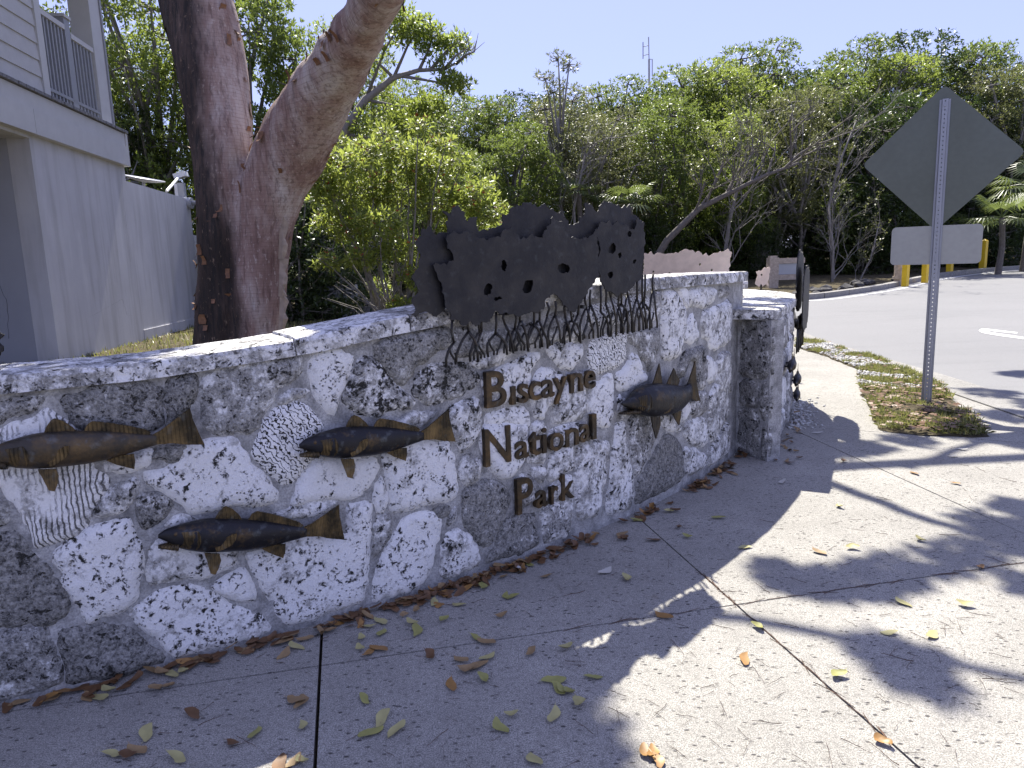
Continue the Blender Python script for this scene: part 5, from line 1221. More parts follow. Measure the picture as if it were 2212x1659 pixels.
# ------------------------------------------------------------------ far street furniture
def build_far():
    C7 = lambda x, y: ((2900+x/1.508)/1.85172, (900+y/1.508)/1.85172)
    for i, (x, yb, w, lb) in enumerate([(1085, 372, .17, 'yellow timber bollard nearest the wall, beside the tan post'), (1203, 350, .16, 'second yellow bollard, just left of the steel sign post'), (1352, 303, .16, 'third yellow bollard, just right of the steel sign post'), (1552, 277, .17, 'farthest yellow bollard, right of the small sign plate')]):
        p = gp_t(*C7(x, yb)); d = empty('bollard', p, lb, 'bollard', 'yellow bollards along the far kerb'); k = p[1]/27.; w = w*k; h = (1.12 if i else 1.15)*k
        a = math.radians(32); ax = np.array([math.cos(a), math.sin(a), 0])*w/2*1.1; ay = np.array([-math.sin(a), math.cos(a), 0])*w/2*1.1
        MB().box(p+np.array([0, 0, h/2-.1]), ax, ay, np.array([0, 0, h/2+.1])).build('post', M_YEL, d)
        v = [p+np.array([0, 0, h])+i_*ax+j_*ay for i_, j_ in ((-1, -1), (1, -1), (1, 1), (-1, 1))]+[p+np.array([0, 0, h+.07*k])]
        mk('cap', v, [(0, 1, 4), (1, 2, 4), (2, 3, 4), (3, 0, 4)], M_YEL, d)
    p = gp_t(*C7(1050, 368)); d = empty('standpipe', p, 'tan weathered post standing next to the first yellow bollard', 'post')
    m = MB().tube([p+np.array([0, .1, -.1]), p+np.array([0, .1, 1.0])], .12, 10); m.build('pipe', M_TIMBER, d); MB().tube([p+np.array([0, .1, .22]), p+np.array([0, .1, .30])], .16, 10).build('flange', M_TIMBER, d); MB().tube([p+np.array([0, .1, .82]), p+np.array([0, .1, .90])], .15, 10).build('flange', M_TIMBER, d)
    # timber guardrail with a steel face
    y = 23.; z = rise(y); x0 = at_depth(1668, 600, y)[0]; g = empty('timber_guardrail', (x0, y, z), 'short timber guardrail with a grey steel face behind the second wall', 'guardrail')
    MB().box((x0, y, z+.42), (.15, 0, 0), (0, .15, 0), (0, 0, .55)).build('post', M_TIMBER, g); MB().box((x0, y, z+1.0), (.11, 0, 0), (0, .11, 0), (0, 0, .03)).build('cap', M_TIMBER, g)
    for zz in (.86, .34): MB().box((x0+.575, y-.05, z+zz), (.42, 0, 0), (0, .05, 0), (0, 0, .085)).build('rail', M_TIMBER, g)
    MB().box((x0+.575, y, z+.6), (.42, 0, 0), (0, .02, 0), (0, 0, .17)).build('face_plate', M_GALV, g)
    # W-beam guardrail behind the flowering bush
    y = 15.6; a = at_depth(600, 622, y); b = at_depth(768, 622, y); g = empty('steel_guardrail', (a[0], y, .45), 'grey steel guardrail behind the bush, right of the forked trunk', 'guardrail')
    prof = [(0, .0), (.06, .04), (.06, .09), (.0, .14), (.0, .17), (.06, .22), (.06, .27), (0, .31)]; V = []; F = []; xs = np.linspace(a[0]-2.2, b[0], 8); zt = a[2]-.31
    for x in xs: V += [(x, y-o, zt+h_) for o, h_ in prof]
    for i in range(7):
        for k in range(7): F.append((i*8+k, (i+1)*8+k, (i+1)*8+k+1, i*8+k+1))
    mk('beam', V, F, M_GALV, g)
    MB().tube([(b[0], y-.02, zt-.02), (b[0], y-.02, zt+.33)], .05, 8).build('end_shoe', M_GALV, g)
    for x in (a[0]-1.5, a[0]+.4, b[0]-.3): MB().box((x, y+.08, .8), (.05, 0, 0), (0, .07, 0), (0, 0, .5)).build('post', M_GALV, g)
    # radio mast far beyond the wood
    y = 70.; q = lambda px, py: at_depth(px, py, y); g = empty('radio_mast', (*q(1404, 300)[:2], 2.), 'thin radio mast with side dipoles rising above the treetops', 'mast')
    MB().tube([(*q(1404, 300)[:2], 2.), q(1402, 128)], .10, 6).build('mast', M_GREY, g); MB().tube([q(1402, 128), q(1401, 80)], .05, 6).build('whip', M_GREY, g)
    MB().tube([q(1409, 165), q(1409, 128), q(1402, 128)], .05, 5).build('bracket', M_GREY, g)
    for y0, y1, ym in ((96, 108, 101), (113, 127, 120)):
        MB().tube([q(1401, ym-3), q(1389, ym)], .035, 5).build('arm', M_GREY, g); MB().tube([q(1389, y0-5), q(1389, y1)], .05, 5).build('dipole', M_GREY, g)
    # dark rocks at the edge of the wood
    rr = random.Random(3)
    for i in range(46):
        t = rr.uniform(.30, .62); p = FKL[int(t*119)]+np.array([-.3, .9])*rr.uniform(.5, 1.6); s_ = rr.uniform(.14, .34); V = []; F = []; bm = bmesh.new(); bmesh.ops.create_icosphere(bm, subdivisions=1, radius=s_)
        for v in bm.verts: v.co *= rr.uniform(.65, 1.1); v.co.z *= .6
        V = [(v.co.x+p[0], v.co.y+p[1], v.co.z+rise(p[1])+.05) for v in bm.verts]; F = [tuple(v.index for v in f.verts) for f in bm.faces]; bm.free()
        tag(mk('rock', V, F, M_ROCK), 'dark rough rock behind the far kerb at the wood edge', 'rock', 'rocks along the wood edge')
build_far()
# ------------------------------------------------------------------ flowering bush behind the wall
def build_firebush():
    rng = np.random.default_rng(21); rr = random.Random(21); D = 10.5; c = at_depth(868, 690, D); z0 = gz(c[0], D); root = empty('firebush', (c[0], D, z0), 'sunlit yellow-green bush with small red flowers behind the wall', 'bush')
    blobs = []
    for px, py, r in [(740, 360, .42), (800, 330, .4), (880, 330, .4), (930, 370, .42), (720, 430, .4), (790, 410, .45), (870, 410, .5), (950, 440, .45), (1020, 430, .42), (1065, 460, .32), (820, 480, .4), (760, 500, .33), (1000, 500, .4), (905, 270, .16), (1040, 400, .25), (900, 600, .28), (870, 660, .25), (700, 390, .25), (1075, 500, .3), (890, 540, .33), (830, 290, .22), (705, 480, .25), (780, 560, .26), (850, 540, .28), (940, 640, .2), (960, 310, .2), (730, 310, .2), (1000, 350, .2), (700, 560, .22), (820, 620, .2)]:
        q = at_depth(px, py, D+rr.uniform(-.5, .6)); blobs.append((*q, r*.92, r*.95, r*.5))
    C, Dr, k = blob_points(blobs, 2350, rng, .3); V, F = leaf_quads(C, Dr, 7, .092, .034, rng, .95, .25); mk('crown', V, F, M_LB, root)
    m = MB()
    for i, b in enumerate(blobs):
        st = np.array([c[0]+rr.uniform(-.35, .15), D+rr.uniform(-.25, .25), z0-.05]); e = np.array(b[:3]); md = st*.5+e*.5+np.array([rr.uniform(-.15, .15), rr.uniform(-.15, .15), .2])
        p = spline([list(st)+[0], list(md)+[0], list(e)+[0]], 9)[:, :3]; p = p+np.array([[nz(j, i, 2, .7)*.06, 0, nz(j, i, 7, .7)*.04] for j in range(9)]); m.tube(list(p), np.linspace(.024, .007, 9), 5)
        for t in np.nonzero(k == i)[0][:12]: m.tube([e, (e+C[t])/2+np.array([0, 0, .03]), C[t]], [.007, .005, .003], 4, cap=False)
    for i in range(26):   # dead lower twigs
        st = np.array([c[0]+rr.uniform(-.5, .3), D+rr.uniform(-.4, .2), z0]); a = rr.uniform(0, 6.28); e = st+np.array([math.cos(a)*.9, math.sin(a)*.4, rr.uniform(.6, 1.3)]); m.tube([st, (st+e)/2+np.array([0, 0, .15]), e], [.012, .008, .003], 4, cap=False)
    m.build('stem', M_WOODL, root, smooth=True)
    idx = rng.choice(len(C), 260, replace=False); m = MB()
    for t in idx:
        p = C[t]+np.array([0, -.03, .05])
        if Dr[t][1] > .35: continue
        for q in range(5):
            a = rr.uniform(0, 6.28); e = p+np.array([math.cos(a)*.03, -.01+math.sin(a)*.03, rr.uniform(.0, .035)]); m.tube([p, e], [.003, .0055], 3)
    o = m.build('flower', M_FLOWER, root); o['kind'] = 'stuff'
build_firebush()
def build_leaning_tree():
    rng = np.random.default_rng(31); rr = random.Random(31); D = 18.; b = at_depth(700, 640, D); root = empty('shade_tree', (b[0], D, .45), 'tree with a bare pale limb reaching right against the sky', 'tree')
    m = MB(); P = lambda px, py, d=0: at_depth(px, py, D+d)
    main = [P(690, 660), P(720, 420), P(740, 290), P(790, 215), P(850, 168), P(905, 152), P(960, 150), (P(1000, 128))]
    m.tube(main, [.2, .16, .12, .10, .07, .05, .035, .015], 7)
    tw = [((790, 215), (830, 110), (870, 40)), ((850, 168), (880, 100), (905, 60)), ((905, 152), (925, 110), (935, 80)), ((960, 150), (985, 120), (1020, 100)), ((930, 151), (965, 110), (985, 95)), ((850, 168), (800, 120), (760, 60)), ((985, 138), (1008, 118), (1026, 112)), ((740, 290), (810, 300), (870, 270)), ((790, 215), (860, 230), (930, 235)), ((720, 420), (650, 300), (600, 180)), ((870, 165), (930, 175), (985, 185))]
    blobs = []
    for i, t in enumerate(tw):
        d = rr.uniform(-.5, .5); m.tube([P(*t[0]), P(*t[1], d*.5), P(*t[2], d)], [.045, .028, .01], 5)
        for q in range(7):
            a = rr.uniform(.35, 1); s = P(t[1][0]+(t[2][0]-t[1][0])*a, t[1][1]+(t[2][1]-t[1][1])*a, d*a); e = s+np.array([rr.uniform(-.3, .4), rr.uniform(-.3, .3), rr.uniform(.0, .5)]); m.tube([s, e], [.012, .004], 4, cap=False)
        if i not in (3, 6):
            for a in (.75, 1.05): q = P(t[1][0]+(t[2][0]-t[1][0])*a, t[1][1]+(t[2][1]-t[1][1])*a, d); blobs.append((*q, .42, .42, .26))
    for px, py, r in [(850, 70, .5), (890, 90, .4), (930, 120, .3), (960, 140, .22), (820, 130, .4), (870, 250, .5), (930, 240, .4), (790, 270, .5), (980, 185, .25)]: q = P(px, py); blobs.append((*q, r, r, r*.6))
    m.build('trunk', M_WOODL, root, smooth=True)
    C, Dr, _ = blob_points(blobs, 1150, rng, .3); V, F = leaf_quads(C, Dr, 8, .13, .05, rng); mk('crown', V, F, M_L3, root)
build_leaning_tree()
def build_bare_trees():
    def bare(name, lb, path, D, r0, seed, n1, ln, mat, dirs, crown=None):
        rr = random.Random(seed); rng = np.random.default_rng(seed); b = at_depth(*path[0], D); g = gz(b[0], D); root = empty(name, (b[0], D, g), lb, 'tree'); m = MB()
        p = [at_depth(x, y, D+.4*nz(i, seed)) for i, (x, y) in enumerate(path)]; p = [np.array([p[0][0], D, g-.1])]+p; rad = np.linspace(r0, r0*.25, len(p)); m.tube(p, rad, 7)
        tips = []
        def grow(s, d, L, r, k):
            q = [s]; c = s.copy(); dd = d.copy()
            for i in range(3):
                dd = dd+np.array([rr.uniform(-.35, .35), rr.uniform(-.35, .35), rr.uniform(-.2, .3)]); dd /= np.linalg.norm(dd); c = c+dd*L/3; q.append(c.copy())
            m.tube(q, [r, r*.8, r*.6, r*.4], 4 if k else 5, cap=False); tips.append(c)
            if k < 3:
                for j in range(rr.choice((2, 3, 3))): grow(q[rr.choice((1, 2, 3))], dd+np.array([rr.uniform(-.8, .8), rr.uniform(-.6, .6), rr.uniform(-.4, .7)]), L*.66, r*.55, k+1)
        for i in range(n1):
            t = rr.uniform(.25, 1)*(len(p)-1); j = int(min(t, len(p)-2)); s = p[j]+(p[j+1]-p[j])*(t-j); grow(s, np.array([dirs[0]+rr.uniform(-.5, .5), rr.uniform(-.5, .5), dirs[1]+rr.uniform(-.3, .6)]), ln*rr.uniform(.7, 1.2), r0*.3, 0)
        m.build('trunk', mat, root, smooth=True)
        if crown:
            T = np.array(tips); T = T[rng.choice(len(T), min(len(T), crown), replace=False)]; Dd = np.tile([0, 0, 1.], (len(T), 1)); V, F = leaf_quads(T, Dd, 6, .11, .04, rng); mk('crown', V, F, M_L2, root)
    bare('leaning_tree', 'leaning half-bare tree with dark limbs right of the bronze cutouts', [(1392, 600), (1440, 520), (1510, 450), (1580, 415), (1650, 380), (1725, 352)], 24.6, .16, 41, 11, 1.5, M_WOOD, (.5, .7), 260)
    bare('bare_tree', 'grey leafless twiggy tree left of the diamond sign', [(1560, 600), (1575, 480), (1600, 380), (1640, 300)], 25.5, .10, 43, 10, 1.5, M_WOODL, (.4, .8), 120)
    bare('bare_tree', 'pale bare branching treetop above the left corner of the diamond sign', [(1800, 600), (1790, 450), (1810, 360), (1850, 260)], 26.5, .09, 47, 11, 1.4, M_WOODL, (.5, .8), 90)
    bare('bare_tree', 'grey thin-twigged tree standing behind the bronze cutouts', [(1245, 600), (1240, 450), (1265, 330)], 26., .09, 53, 9, 1.4, M_WOODL, (.1, .9), 160)
    bare('slender_tree', 'slender pale trunk in the dark wood right of the edge-on cutout', [(1796, 630), (1800, 540), (1790, 440)], 25., .085, 59, 4, 1.1, M_WOODL, (.0, .9), 60)
    bare('slender_tree', 'slim crooked trunk in the dark wood, nearest the yellow bollards', [(1850, 620), (1880, 560), (1900, 480)], 25.6, .05, 61, 5, 1.0, M_WOODL, (.2, .8), 60)
build_bare_trees()
def build_palms():
    def frond(c, az, el, L, R_, rr):
        V = []; F = []; d = np.array([math.cos(az)*math.cos(el), math.sin(az)*math.cos(el), math.sin(el)]); hub = c+d*L; s = np.cross(d, (0, 0, 1)); s /= np.linalg.norm(s); u = np.cross(s, d)
        m = MB().tube([c, c+d*L*.5+np.array([0, 0, .05]), hub], [.018, .014, .01], 4)
        for i in range(20):
            a = math.radians(-125+250*i/19); t = d*math.cos(a)+s*math.sin(a); l = R_*(.75+.25*math.cos(a))*rr.uniform(.9, 1.05); w = np.cross(t, u); e = hub+t*l-np.array([0, 0, .35*l*l/R_]); md = hub+t*l*.55+u*.02-np.array([0, 0, .05*l])
            m.add([hub, md-w*.03, e, md+w*.03], [(0, 1, 2, 3)])
        return m
    for x, y, D, h, n, sd, lb in [(1360, 440, 25.2, 1.0, 13, 1, 'fan palm sunlit just above the right end of the bronze cutouts'), (2165, 470, 26., 1.1, 16, 2, 'large fan palm right of the small sign plate'), (2225, 400, 27., 1.2, 13, 3, 'fan palm at the right edge, above the bollards'), (1250, 420, 26.5, .9, 9, 4, 'fan palm half buried in shrubs behind the cutouts')]:
        rr = random.Random(sd); c = at_depth(x, y, D); z0 = gz(c[0], D); r = empty('fan_palm', (c[0], D, z0), lb, 'palm', 'fan palms at the wood edge')
        MB().tube([(c[0], D, z0-.1), (c[0]+.08, D, (z0+c[2])/2), c], [.12, .10, .10], 8).build('trunk', M_WOOD, r)
        for i in range(n): frond(c, i*2.4+rr.uniform(-.3, .3), rr.uniform(-.35, .95), .65*h, .75*h, rr).build('frond', M_PALM, r)
build_palms()
# ------------------------------------------------------------------ verge: grass, gravel, litter
def C7(x, y): return gp_t((2900+x/1.508)/1.85172, (900+y/1.508)/1.85172)
VERGE = [C7(*p)[:2] for p in [(418, 735), (432, 692), (520, 697), (640, 722), (740, 762), (880, 787), (1000, 840), (1090, 870), (1190, 920), (1270, 960), (1330, 1000), (1370, 1050), (1400, 1090), (1500, 1160), (1590, 1282), (1480, 1285), (1300, 1275), (1100, 1262), (930, 1240), (900, 1180), (860, 1080), (820, 1000), (810, 930), (790, 870), (700, 830), (600, 790), (500, 760)]]
VERGE = resample(VERGE, .08); VERGE = [p+np.array([nz(p[0], p[1], 1., 6), nz(p[0], p[1], 5., 6)])*.05 for p in VERGE]
vv, tt = fill(VERGE, .25)
_dv = dict(zip([tuple(p) for p in vv], pdist(vv, VERGE)))
tag(mk('verge_soil', [(x, y, rise(y)+.006+.03*min(1, _dv[(x, y)]/.25)+.012*nz(x, y, 2., 5)) for x, y in vv], [tuple(map(int, t)) for t in tt], M_SOIL, smooth=True), 'brown verge soil round the sign post', None, None, 'structure')
def scatter(poly, n, rng):
    q = np.array(poly); lo, hi = q.min(0), q.max(0); o = np.zeros((0, 2))
    while len(o) < n: P = rng.uniform(lo, hi, (n*2, 2)); o = np.r_[o, P[inpoly(P, poly)]]
    return o[:n]
def build_verge():
    rng = np.random.default_rng(5); P = scatter(VERGE, 26000, rng)
    pat = np.array([nz(p[0], p[1], 3., 2.2)+.5*nz(p[0], p[1], 8., 6) for p in P]); near = P[:, 1] < 8.4
    P = P[(pat > np.where(near, -.12, .06))][:9500]; n = len(P); z = np.array([rise(y) for y in P[:, 1]])+.022
    a = rng.uniform(0, 6.28, n); L = rng.uniform(.03, .085, n); tl = rng.uniform(.2, 1.1, n); d = np.c_[np.cos(a)*np.sin(tl), np.sin(a)*np.sin(tl), np.cos(tl)]; s = np.c_[-np.sin(a), np.cos(a), np.zeros(n)]*rng.uniform(.0025, .005, n)[:, None]
    b = np.c_[P, z]; m_ = b+d*L[:, None]*.6; e = b+d*L[:, None]-np.c_[np.zeros((n, 2)), L*tl*.25]
    V = np.stack([b-s, b+s, m_+s*.8, e, m_-s*.8], 1).reshape(-1, 3); mk('grass', V, np.arange(n*5).reshape(-1, 5), M_GRASS); o = bpy.data.objects['grass']; tag(o, 'short patchy grass on the verge round the sign post', None, None, 'stuff')
    # white limestone gravel showing between the tufts and at the second wall's foot
    P = scatter(VERGE, 9000, rng); pat = np.array([nz(p[0], p[1], 3., 2.2) for p in P]); P = P[(pat < .08) & (P[:, 1] > 7.6)][:1700]
    Q = np.array([WALL2.w(u, 0, o_)[:2] for u, o_ in zip(rng.uniform(1.1, 2.6, 240), np.abs(rng.normal(.08, .10, 240))+.03)])
    P = np.r_[P, Q]; bm = bmesh.new(); bmesh.ops.create_icosphere(bm, subdivisions=1, radius=1); bv = np.array([v.co[:] for v in bm.verts]); bf = np.array([[v.index for v in f.verts] for f in bm.faces]); bm.free()
    bf = bf[:20] if len(bf) == 20 else bf; V = []; F = []
    for i, p in enumerate(P):
        s_ = rng.uniform(.008, .022); V.append(bv*rng.uniform(.7, 1.2, (1, 3))*s_*np.array([1, 1, .6])+np.array([p[0], p[1], rise(p[1])+(.03 if i < len(P)-240 else .006)])); F.append(bf+len(bv)*i)
    mk('gravel', np.concatenate(V), np.concatenate(F), M_PEB); tag(bpy.data.objects['gravel'], 'white limestone gravel scattered in the verge', None, None, 'stuff')
build_verge()
LEAFP = []
def leaf_proto(sd, L, w, curl, fold, mat):
    rr = random.Random(sd); V = []; F = []; n = 6
    for i in range(n+1):
        t = i/n; wd = w*math.sin(math.pi*min(t*.92+.04, 1))**.8*(1-.25*t)
        x = (t-.5)*L; z = curl*(2*t-1)**2+.004
        for s_ in (-1, 0, 1): V.append((x+rr.uniform(-.001, .001), s_*wd/2*(1+rr.uniform(-.12, .12))+.006*math.sin(t*5+sd), z+abs(s_)*fold*wd+rr.uniform(-.001, .0012)))
    for i in range(n):
        for k in range(2): F.append((i*3+k, (i+1)*3+k, (i+1)*3+k+1, i*3+k+1))
    V += [(L*.5, -.0012, curl+.004), (L*.5, .0012, curl+.004), (L*.5+L*.16, 0, curl+.008)]; F.append((len(V)-3, len(V)-2, len(V)-1))
    me = bpy.data.meshes.new('leaf'); me.from_pydata(V, [], F); me.polygons.foreach_set('use_smooth', np.ones(len(F), bool)); me.materials.append(mat); return me
LEAFM = {}
for ci, cn in enumerate(['brown', 'tan', 'straw', 'green', 'orange', 'pale']):
    LEAFM[cn] = [leaf_proto(ci*10+j, [.075, .062, .085][j], [.034, .036, .036][j], [.006, .011, .003][j], [.12, .3, .05][j], M_LEAFC[ci]) for j in range(3)]
LTXT = {'brown': 'curled dark brown dead leaf in the litter on the sidewalk', 'tan': 'tan dried fallen leaf lying on the sidewalk', 'straw': 'pale straw-yellow fallen leaf lying on the sidewalk', 'green': 'yellow-green fallen leaf lying on the sidewalk', 'orange': 'orange-brown fallen leaf lying on the sidewalk', 'pale': 'whitish dried leaf scrap on the sidewalk'}
NLEAF = [0]
def leaf(p, kind, rr, tilt=.15, sc=1.):
    o = bpy.data.objects.new('fallen_leaf', rr.choice(LEAFM[kind])); COL.objects.link(o); o.location = p; o.rotation_euler = (rr.uniform(-tilt, tilt), rr.uniform(-tilt, tilt), rr.uniform(0, 6.28)); s_ = sc*rr.uniform(.78, 1.12); o.scale = (s_, s_*1.22, s_)
    tag(o, LTXT[kind], 'leaf', kind+' fallen leaves on the sidewalk'); NLEAF[0] += 1
def build_leaves():
    rr = random.Random(17); K = {'b': 'brown', 'y': 'straw', 'Y': 'green', 'o': 'orange', 'w': 'pale', 't': 'tan'}
    A = [(40,1300,'b'),(120,1265,'t'),(255,1275,'b'),(385,1195,'o'),(340,1240,'t'),(500,1175,'b'),(610,1165,'b'),(680,1150,'b'),(540,1230,'t'),(620,1235,'y'),(670,1190,'y'),(850,1120,'b'),(770,1165,'b'),(965,1185,'t'),(1050,1165,'t'),(1045,1050,'b'),(1150,1010,'o'),(1200,1030,'b'),(1225,1005,'t'),(1070,1090,'y'),(1140,1070,'y'),(1280,990,'b'),(1310,985,'b'),(1360,975,'b'),(1000,1080,'t'),(1560,900,'b'),(1520,945,'t'),(1600,910,'b'),(1740,880,'b'),(1800,840,'b'),(1835,915,'y'),(1890,870,'t'),(2060,780,'b'),(2050,820,'t'),(2110,740,'b'),(910,1455,'y'),(1195,1340,'b'),(1440,1515,'b'),(1580,1455,'Y'),(1830,1245,'t'),(1860,1262,'t'),(1875,1410,'y'),(695,1585,'y'),(850,1560,'t'),(795,1600,'b'),(1095,1610,'y'),(1815,1630,'t'),(1740,1645,'b'),(1870,1630,'y')]
    B = [(1130,545,'Y'),(1280,605,'Y'),(1320,605,'Y'),(985,655,'y'),(890,750,'Y'),(690,770,'y'),(720,820,'Y'),(505,830,'Y'),(375,865,'y'),(375,925,'y'),(430,950,'o'),(490,930,'o'),(805,975,'b'),(1000,1000,'t'),(1160,985,'y'),(1105,1035,'t'),(1030,1060,'t'),(1090,860,'Y'),(1155,890,'t'),(1250,725,'t'),(1525,480,'t'),(1130,1120,'Y'),(940,1155,'o'),(1570,1125,'Y'),(1600,1175,'Y'),(1635,1185,'Y'),(1665,1200,'Y'),(1815,1105,'Y'),(1650,925,'y'),(1430,950,'t'),(1725,1275,'y'),(1570,1345,'y'),(1310,1340,'y'),(1240,1415,'Y'),(400,1240,'Y'),(440,1450,'Y'),(510,1360,'y'),(600,1435,'y'),(1455,1620,'y'),(2150,1575,'o'),(1415,405,'Y'),(830,640,'y'),(630,650,'t'),(500,760,'y'),(430,790,'y'),(2000,140,'b'),(2090,130,'Y'),(1790,275,'b'),(2000,250,'b'),(1995,220,'t'),(1830,220,'t'),(2020,495,'t'),(1890,450,'w')]
    Cc = [(420,545,'Y'),(185,465,'Y'),(330,425,'y'),(365,420,'b'),(380,500,'b'),(115,555,'b'),(575,455,'Y'),(260,560,'b'),(700,597,'y'),(885,280,'w'),(125,750,'y'),(310,930,'o'),(760,985,'Y'),(700,1140,'o'),(1155,1220,'Y'),(1400,1010,'y'),(1605,1020,'y'),(1465,865,'y'),(1765,875,'y'),(1370,1540,'o'),(250,1590,'o'),(280,1635,'o'),(1060,620,'t'),(1220,600,'y'),(1160,400,'y'),(1520,237,'o'),(1720,287,'o'),(1840,695,'o'),(915,187,'b'),(1175,180,'b'),(1750,120,'w'),(1050,40,'w'),(1710,155,'w'),(1545,560,'y')]
    for L, (ox, oy, s_) in ((A, (0, 2000, 1.548)), (B, (1200, 2000, 1.548)), (Cc, (2400, 1700, 1.2093))):
        for x, y, k in L:
            p = gp((ox+x/s_)/1.85172, (oy+y/s_)/1.85172); leaf((p[0], p[1], .004), K[k], rr, .18)
    # drift along the foot of the wall
    def du(px, py): return WALL.uv(px, py, .03)[0]
    spots = [(du(980, 1262), .16, 26), (du(880, 1300), .13, 18), (du(1120, 1212), .2, 30), (du(1230, 1170), .12, 12), (du(760, 1335), .10, 9), (du(1500, 1040), .12, 22), (du(1550, 1000), .12, 20), (du(620, 1380), .2, 7), (du(1390, 1100), .15, 8), (du(300, 1455), .4, 8), (UEND-.1, .12, 16)]
    for u, sp, n in spots:
        for i in range(n):
            uu = u+rr.gauss(0, sp*.7); uu = min(uu, UEND-.03); o_ = .035+abs(rr.gauss(0, .045)); p = WALL.w(uu, .006+rr.uniform(0, .028)*max(0, 1-o_/.12), o_); leaf(p, rr.choice(['brown', 'brown', 'brown', 'tan', 'tan', 'orange']), rr, .55, .85)
    for i in range(24):
        p = WALL2.w(rr.uniform(.0, 1.8), .006, .04+abs(rr.gauss(0, .07))); leaf(p, rr.choice(['brown', 'tan']), rr, .4, .8)
    rng = np.random.default_rng(29); V = []; F = []; base = np.array([(-.5, 0, .02), (-.2, -.24, .06), (.2, -.22, .03), (.5, 0, .07), (.2, .22, .05), (-.2, .24, .02)]); n = 0
    for u, sp, cnt in spots:
        for i in range(cnt):
            uu = min(u+rng.normal(0, sp*.8), UEND-.03); o_ = .03+abs(rng.normal(0, .035)); p = WALL.w(uu, .002+rng.uniform(0, .02)*max(0, 1-o_/.1), o_)
            a = rng.uniform(0, 6.28); R_ = np.array([[math.cos(a), -math.sin(a), 0], [math.sin(a), math.cos(a), 0], [0, 0, 1]]); t = rng.uniform(-.4, .4); T = np.array([[1, 0, 0], [0, math.cos(t), -math.sin(t)], [0, math.sin(t), math.cos(t)]])
            V.append((base*rng.uniform(.045, .08))@T.T@R_.T+p+np.array([0, 0, .006])); F.append(np.arange(6)+6*n); n += 1
    mk('leaf_litter', np.concatenate(V), np.array(F), M_LEAFC[0]); tag(bpy.data.objects['leaf_litter'], 'drift of brown leaves along the foot of the wall', None, None, 'stuff')
    # fallen leaves caught in the grass: too many to count
    rng = np.random.default_rng(9); P = scatter(VERGE, 900, rng); P = P[(P[:, 1] < 7.9) | (rng.uniform(size=len(P)) < .12)][:520]; V = []; F = []
    base = np.array([(-.5, 0, .02), (-.2, -.22, .05), (.2, -.2, .03), (.5, 0, .06), (.2, .2, .05), (-.2, .22, .02)])
    for i, p in enumerate(P):
        a = rng.uniform(0, 6.28); R_ = np.array([[math.cos(a), -math.sin(a), 0], [math.sin(a), math.cos(a), 0], [0, 0, 1]]); t = rng.uniform(-.5, .5); T = np.array([[1, 0, 0], [0, math.cos(t), -math.sin(t)], [0, math.sin(t), math.cos(t)]])
        V.append((base*rng.uniform(.05, .085))@T.T@R_.T+np.array([p[0], p[1], rise(p[1])+.055])); F.append(np.arange(6)+6*i)
    mk('leaf_litter', np.concatenate(V), np.array(F), M_LEAFC[0]); tag(bpy.data.objects['leaf_litter.001'], 'brown fallen leaves caught in the verge grass', None, None, 'stuff')
build_leaves()
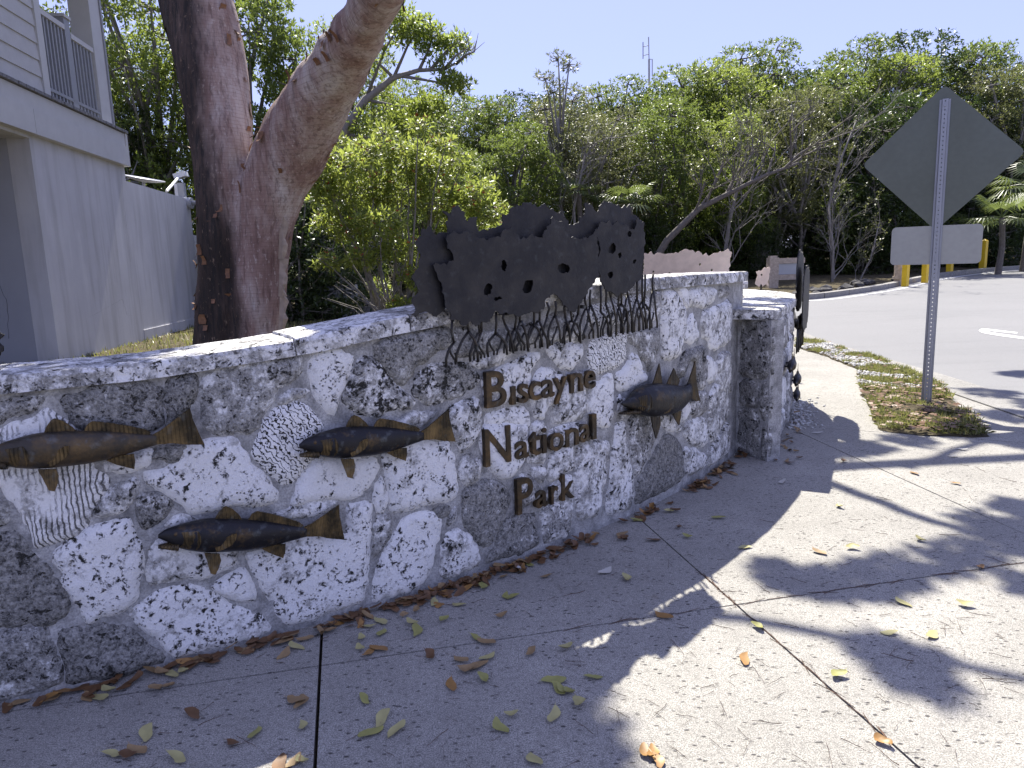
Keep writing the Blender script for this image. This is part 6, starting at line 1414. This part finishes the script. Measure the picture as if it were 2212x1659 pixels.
def build_twigs():
    rr = random.Random(23); protos = []
    for j in range(6):
        L = [.05, .07, .09, .11, .06, .13][j]; m = MB(); n = 6
        m.tube([((t-.5)*L, math.sin(t*2+j)*L*.10*rr.uniform(-.6, .6), .003+.004*abs(math.sin(t*4+j))) for t in np.linspace(0, 1, n)], np.linspace(.0016, .0009, n)*(1.25 if j == 5 else 1), 4)
        if j in (3, 5): m.tube([(0, 0, .004), (L*.18, L*.16*rr.choice((-1, 1)), .006)], [.0012, .0008], 4)
        me = bpy.data.meshes.new('twig'); me.from_pydata(m.v, [], m.f); me.materials.append(M_TWIG); protos.append(me)
    def tw(p, lab, grp):
        o = bpy.data.objects.new('twig', rr.choice(protos)); COL.objects.link(o); o.location = p; o.rotation_euler = (0, 0, rr.uniform(0, 6.28)); s_ = rr.uniform(.45, .9); o.scale = (s_*1.05, s_*.5, s_); tag(o, lab, 'twig', grp)
    n = 0
    while n < 285:
        px, py = rr.uniform(100, 2212), rr.uniform(930, 1659)
        p = gp(px, py)
        if pdist([p[:2]], _line)[0] < .05 or inpoly([p[:2]], _line)[0] or inpoly([p[:2]], VERGE)[0] or p[0] > GTL[-1][0]+6: continue
        if px < 1200 and rr.random() < .55: continue
        if py < 1150 and px < 1650: continue
        tw((p[0], p[1], .001), 'thin brown twig lying on the concrete sidewalk', 'twigs scattered over the sidewalk'); n += 1
    # joints are filled with fine needles
    V = []; m = MB()
    for A, B in (((1635, 1347), (1921, 1601)), ((1519, 1242), (1635, 1347)), ((1060, 1383), (1966, 1251)), ((1743, 1286), (2212, 1215))):
        for i in range(13):
            t = rr.random(); p = gp(A[0]+(B[0]-A[0])*t, A[1]+(B[1]-A[1])*t); d = gp(*B)-gp(*A); d /= np.linalg.norm(d); a = rr.uniform(-.35, .35); d = np.array([d[0]*math.cos(a)-d[1]*math.sin(a), d[0]*math.sin(a)+d[1]*math.cos(a), 0]); L = rr.uniform(.03, .07)
            m.tube([p-d*L+np.array([0, 0, .001]), p+np.array([rr.uniform(-.004, .004), rr.uniform(-.004, .004), .003]), p+d*L+np.array([0, 0, .001])], [.001, .0015, .001], 3)
    tag(m.build('needle_litter', M_TWIG), 'brown needles caught in the sidewalk joints', None, None, 'stuff')
    # one white pebble in the drift of leaves
    p = gp(1120, 1232); bm = bmesh.new(); bmesh.ops.create_icosphere(bm, subdivisions=2, radius=.014)
    for v in bm.verts: v.co *= 1+.2*noise.noise(v.co*60)
    tag(mk('pebble', [tuple(np.array(v.co[:])+[p[0], p[1], .010]) for v in bm.verts], [tuple(v.index for v in f.verts) for f in bm.faces], M_PEB), 'single white pebble in the leaf drift below the lettering', 'pebble'); bm.free()
build_twigs()
def build_back_grass():
    """thin grass on the fill behind the main wall"""
    rng = np.random.default_rng(15); P = np.c_[rng.uniform(-6.4, -.6, 14000), rng.uniform(3.6, 14.5, 14000)]; P = P[inpoly(P, _line) & (pdist(P, _line) > .4) & (rng.uniform(size=14000) < .85)]
    n = len(P); z = np.full(n, .44); a = rng.uniform(0, 6.28, n); L = rng.uniform(.04, .12, n); tl = rng.uniform(.2, 1.1, n); d = np.c_[np.cos(a)*np.sin(tl), np.sin(a)*np.sin(tl), np.cos(tl)]; s = np.c_[-np.sin(a), np.cos(a), np.zeros(n)]*.007
    b = np.c_[P, z]; V = np.stack([b-s, b+s, b+d*L[:, None]*.6+s*.8, b+d*L[:, None], b+d*L[:, None]*.6-s*.8], 1).reshape(-1, 3)
    mk('grass', V, np.arange(n*5).reshape(-1, 5), M_GRASS)
    tag(bpy.data.objects['grass.001'], 'thin dry grass on the ground behind the stone wall', None, None, 'stuff')
build_back_grass()
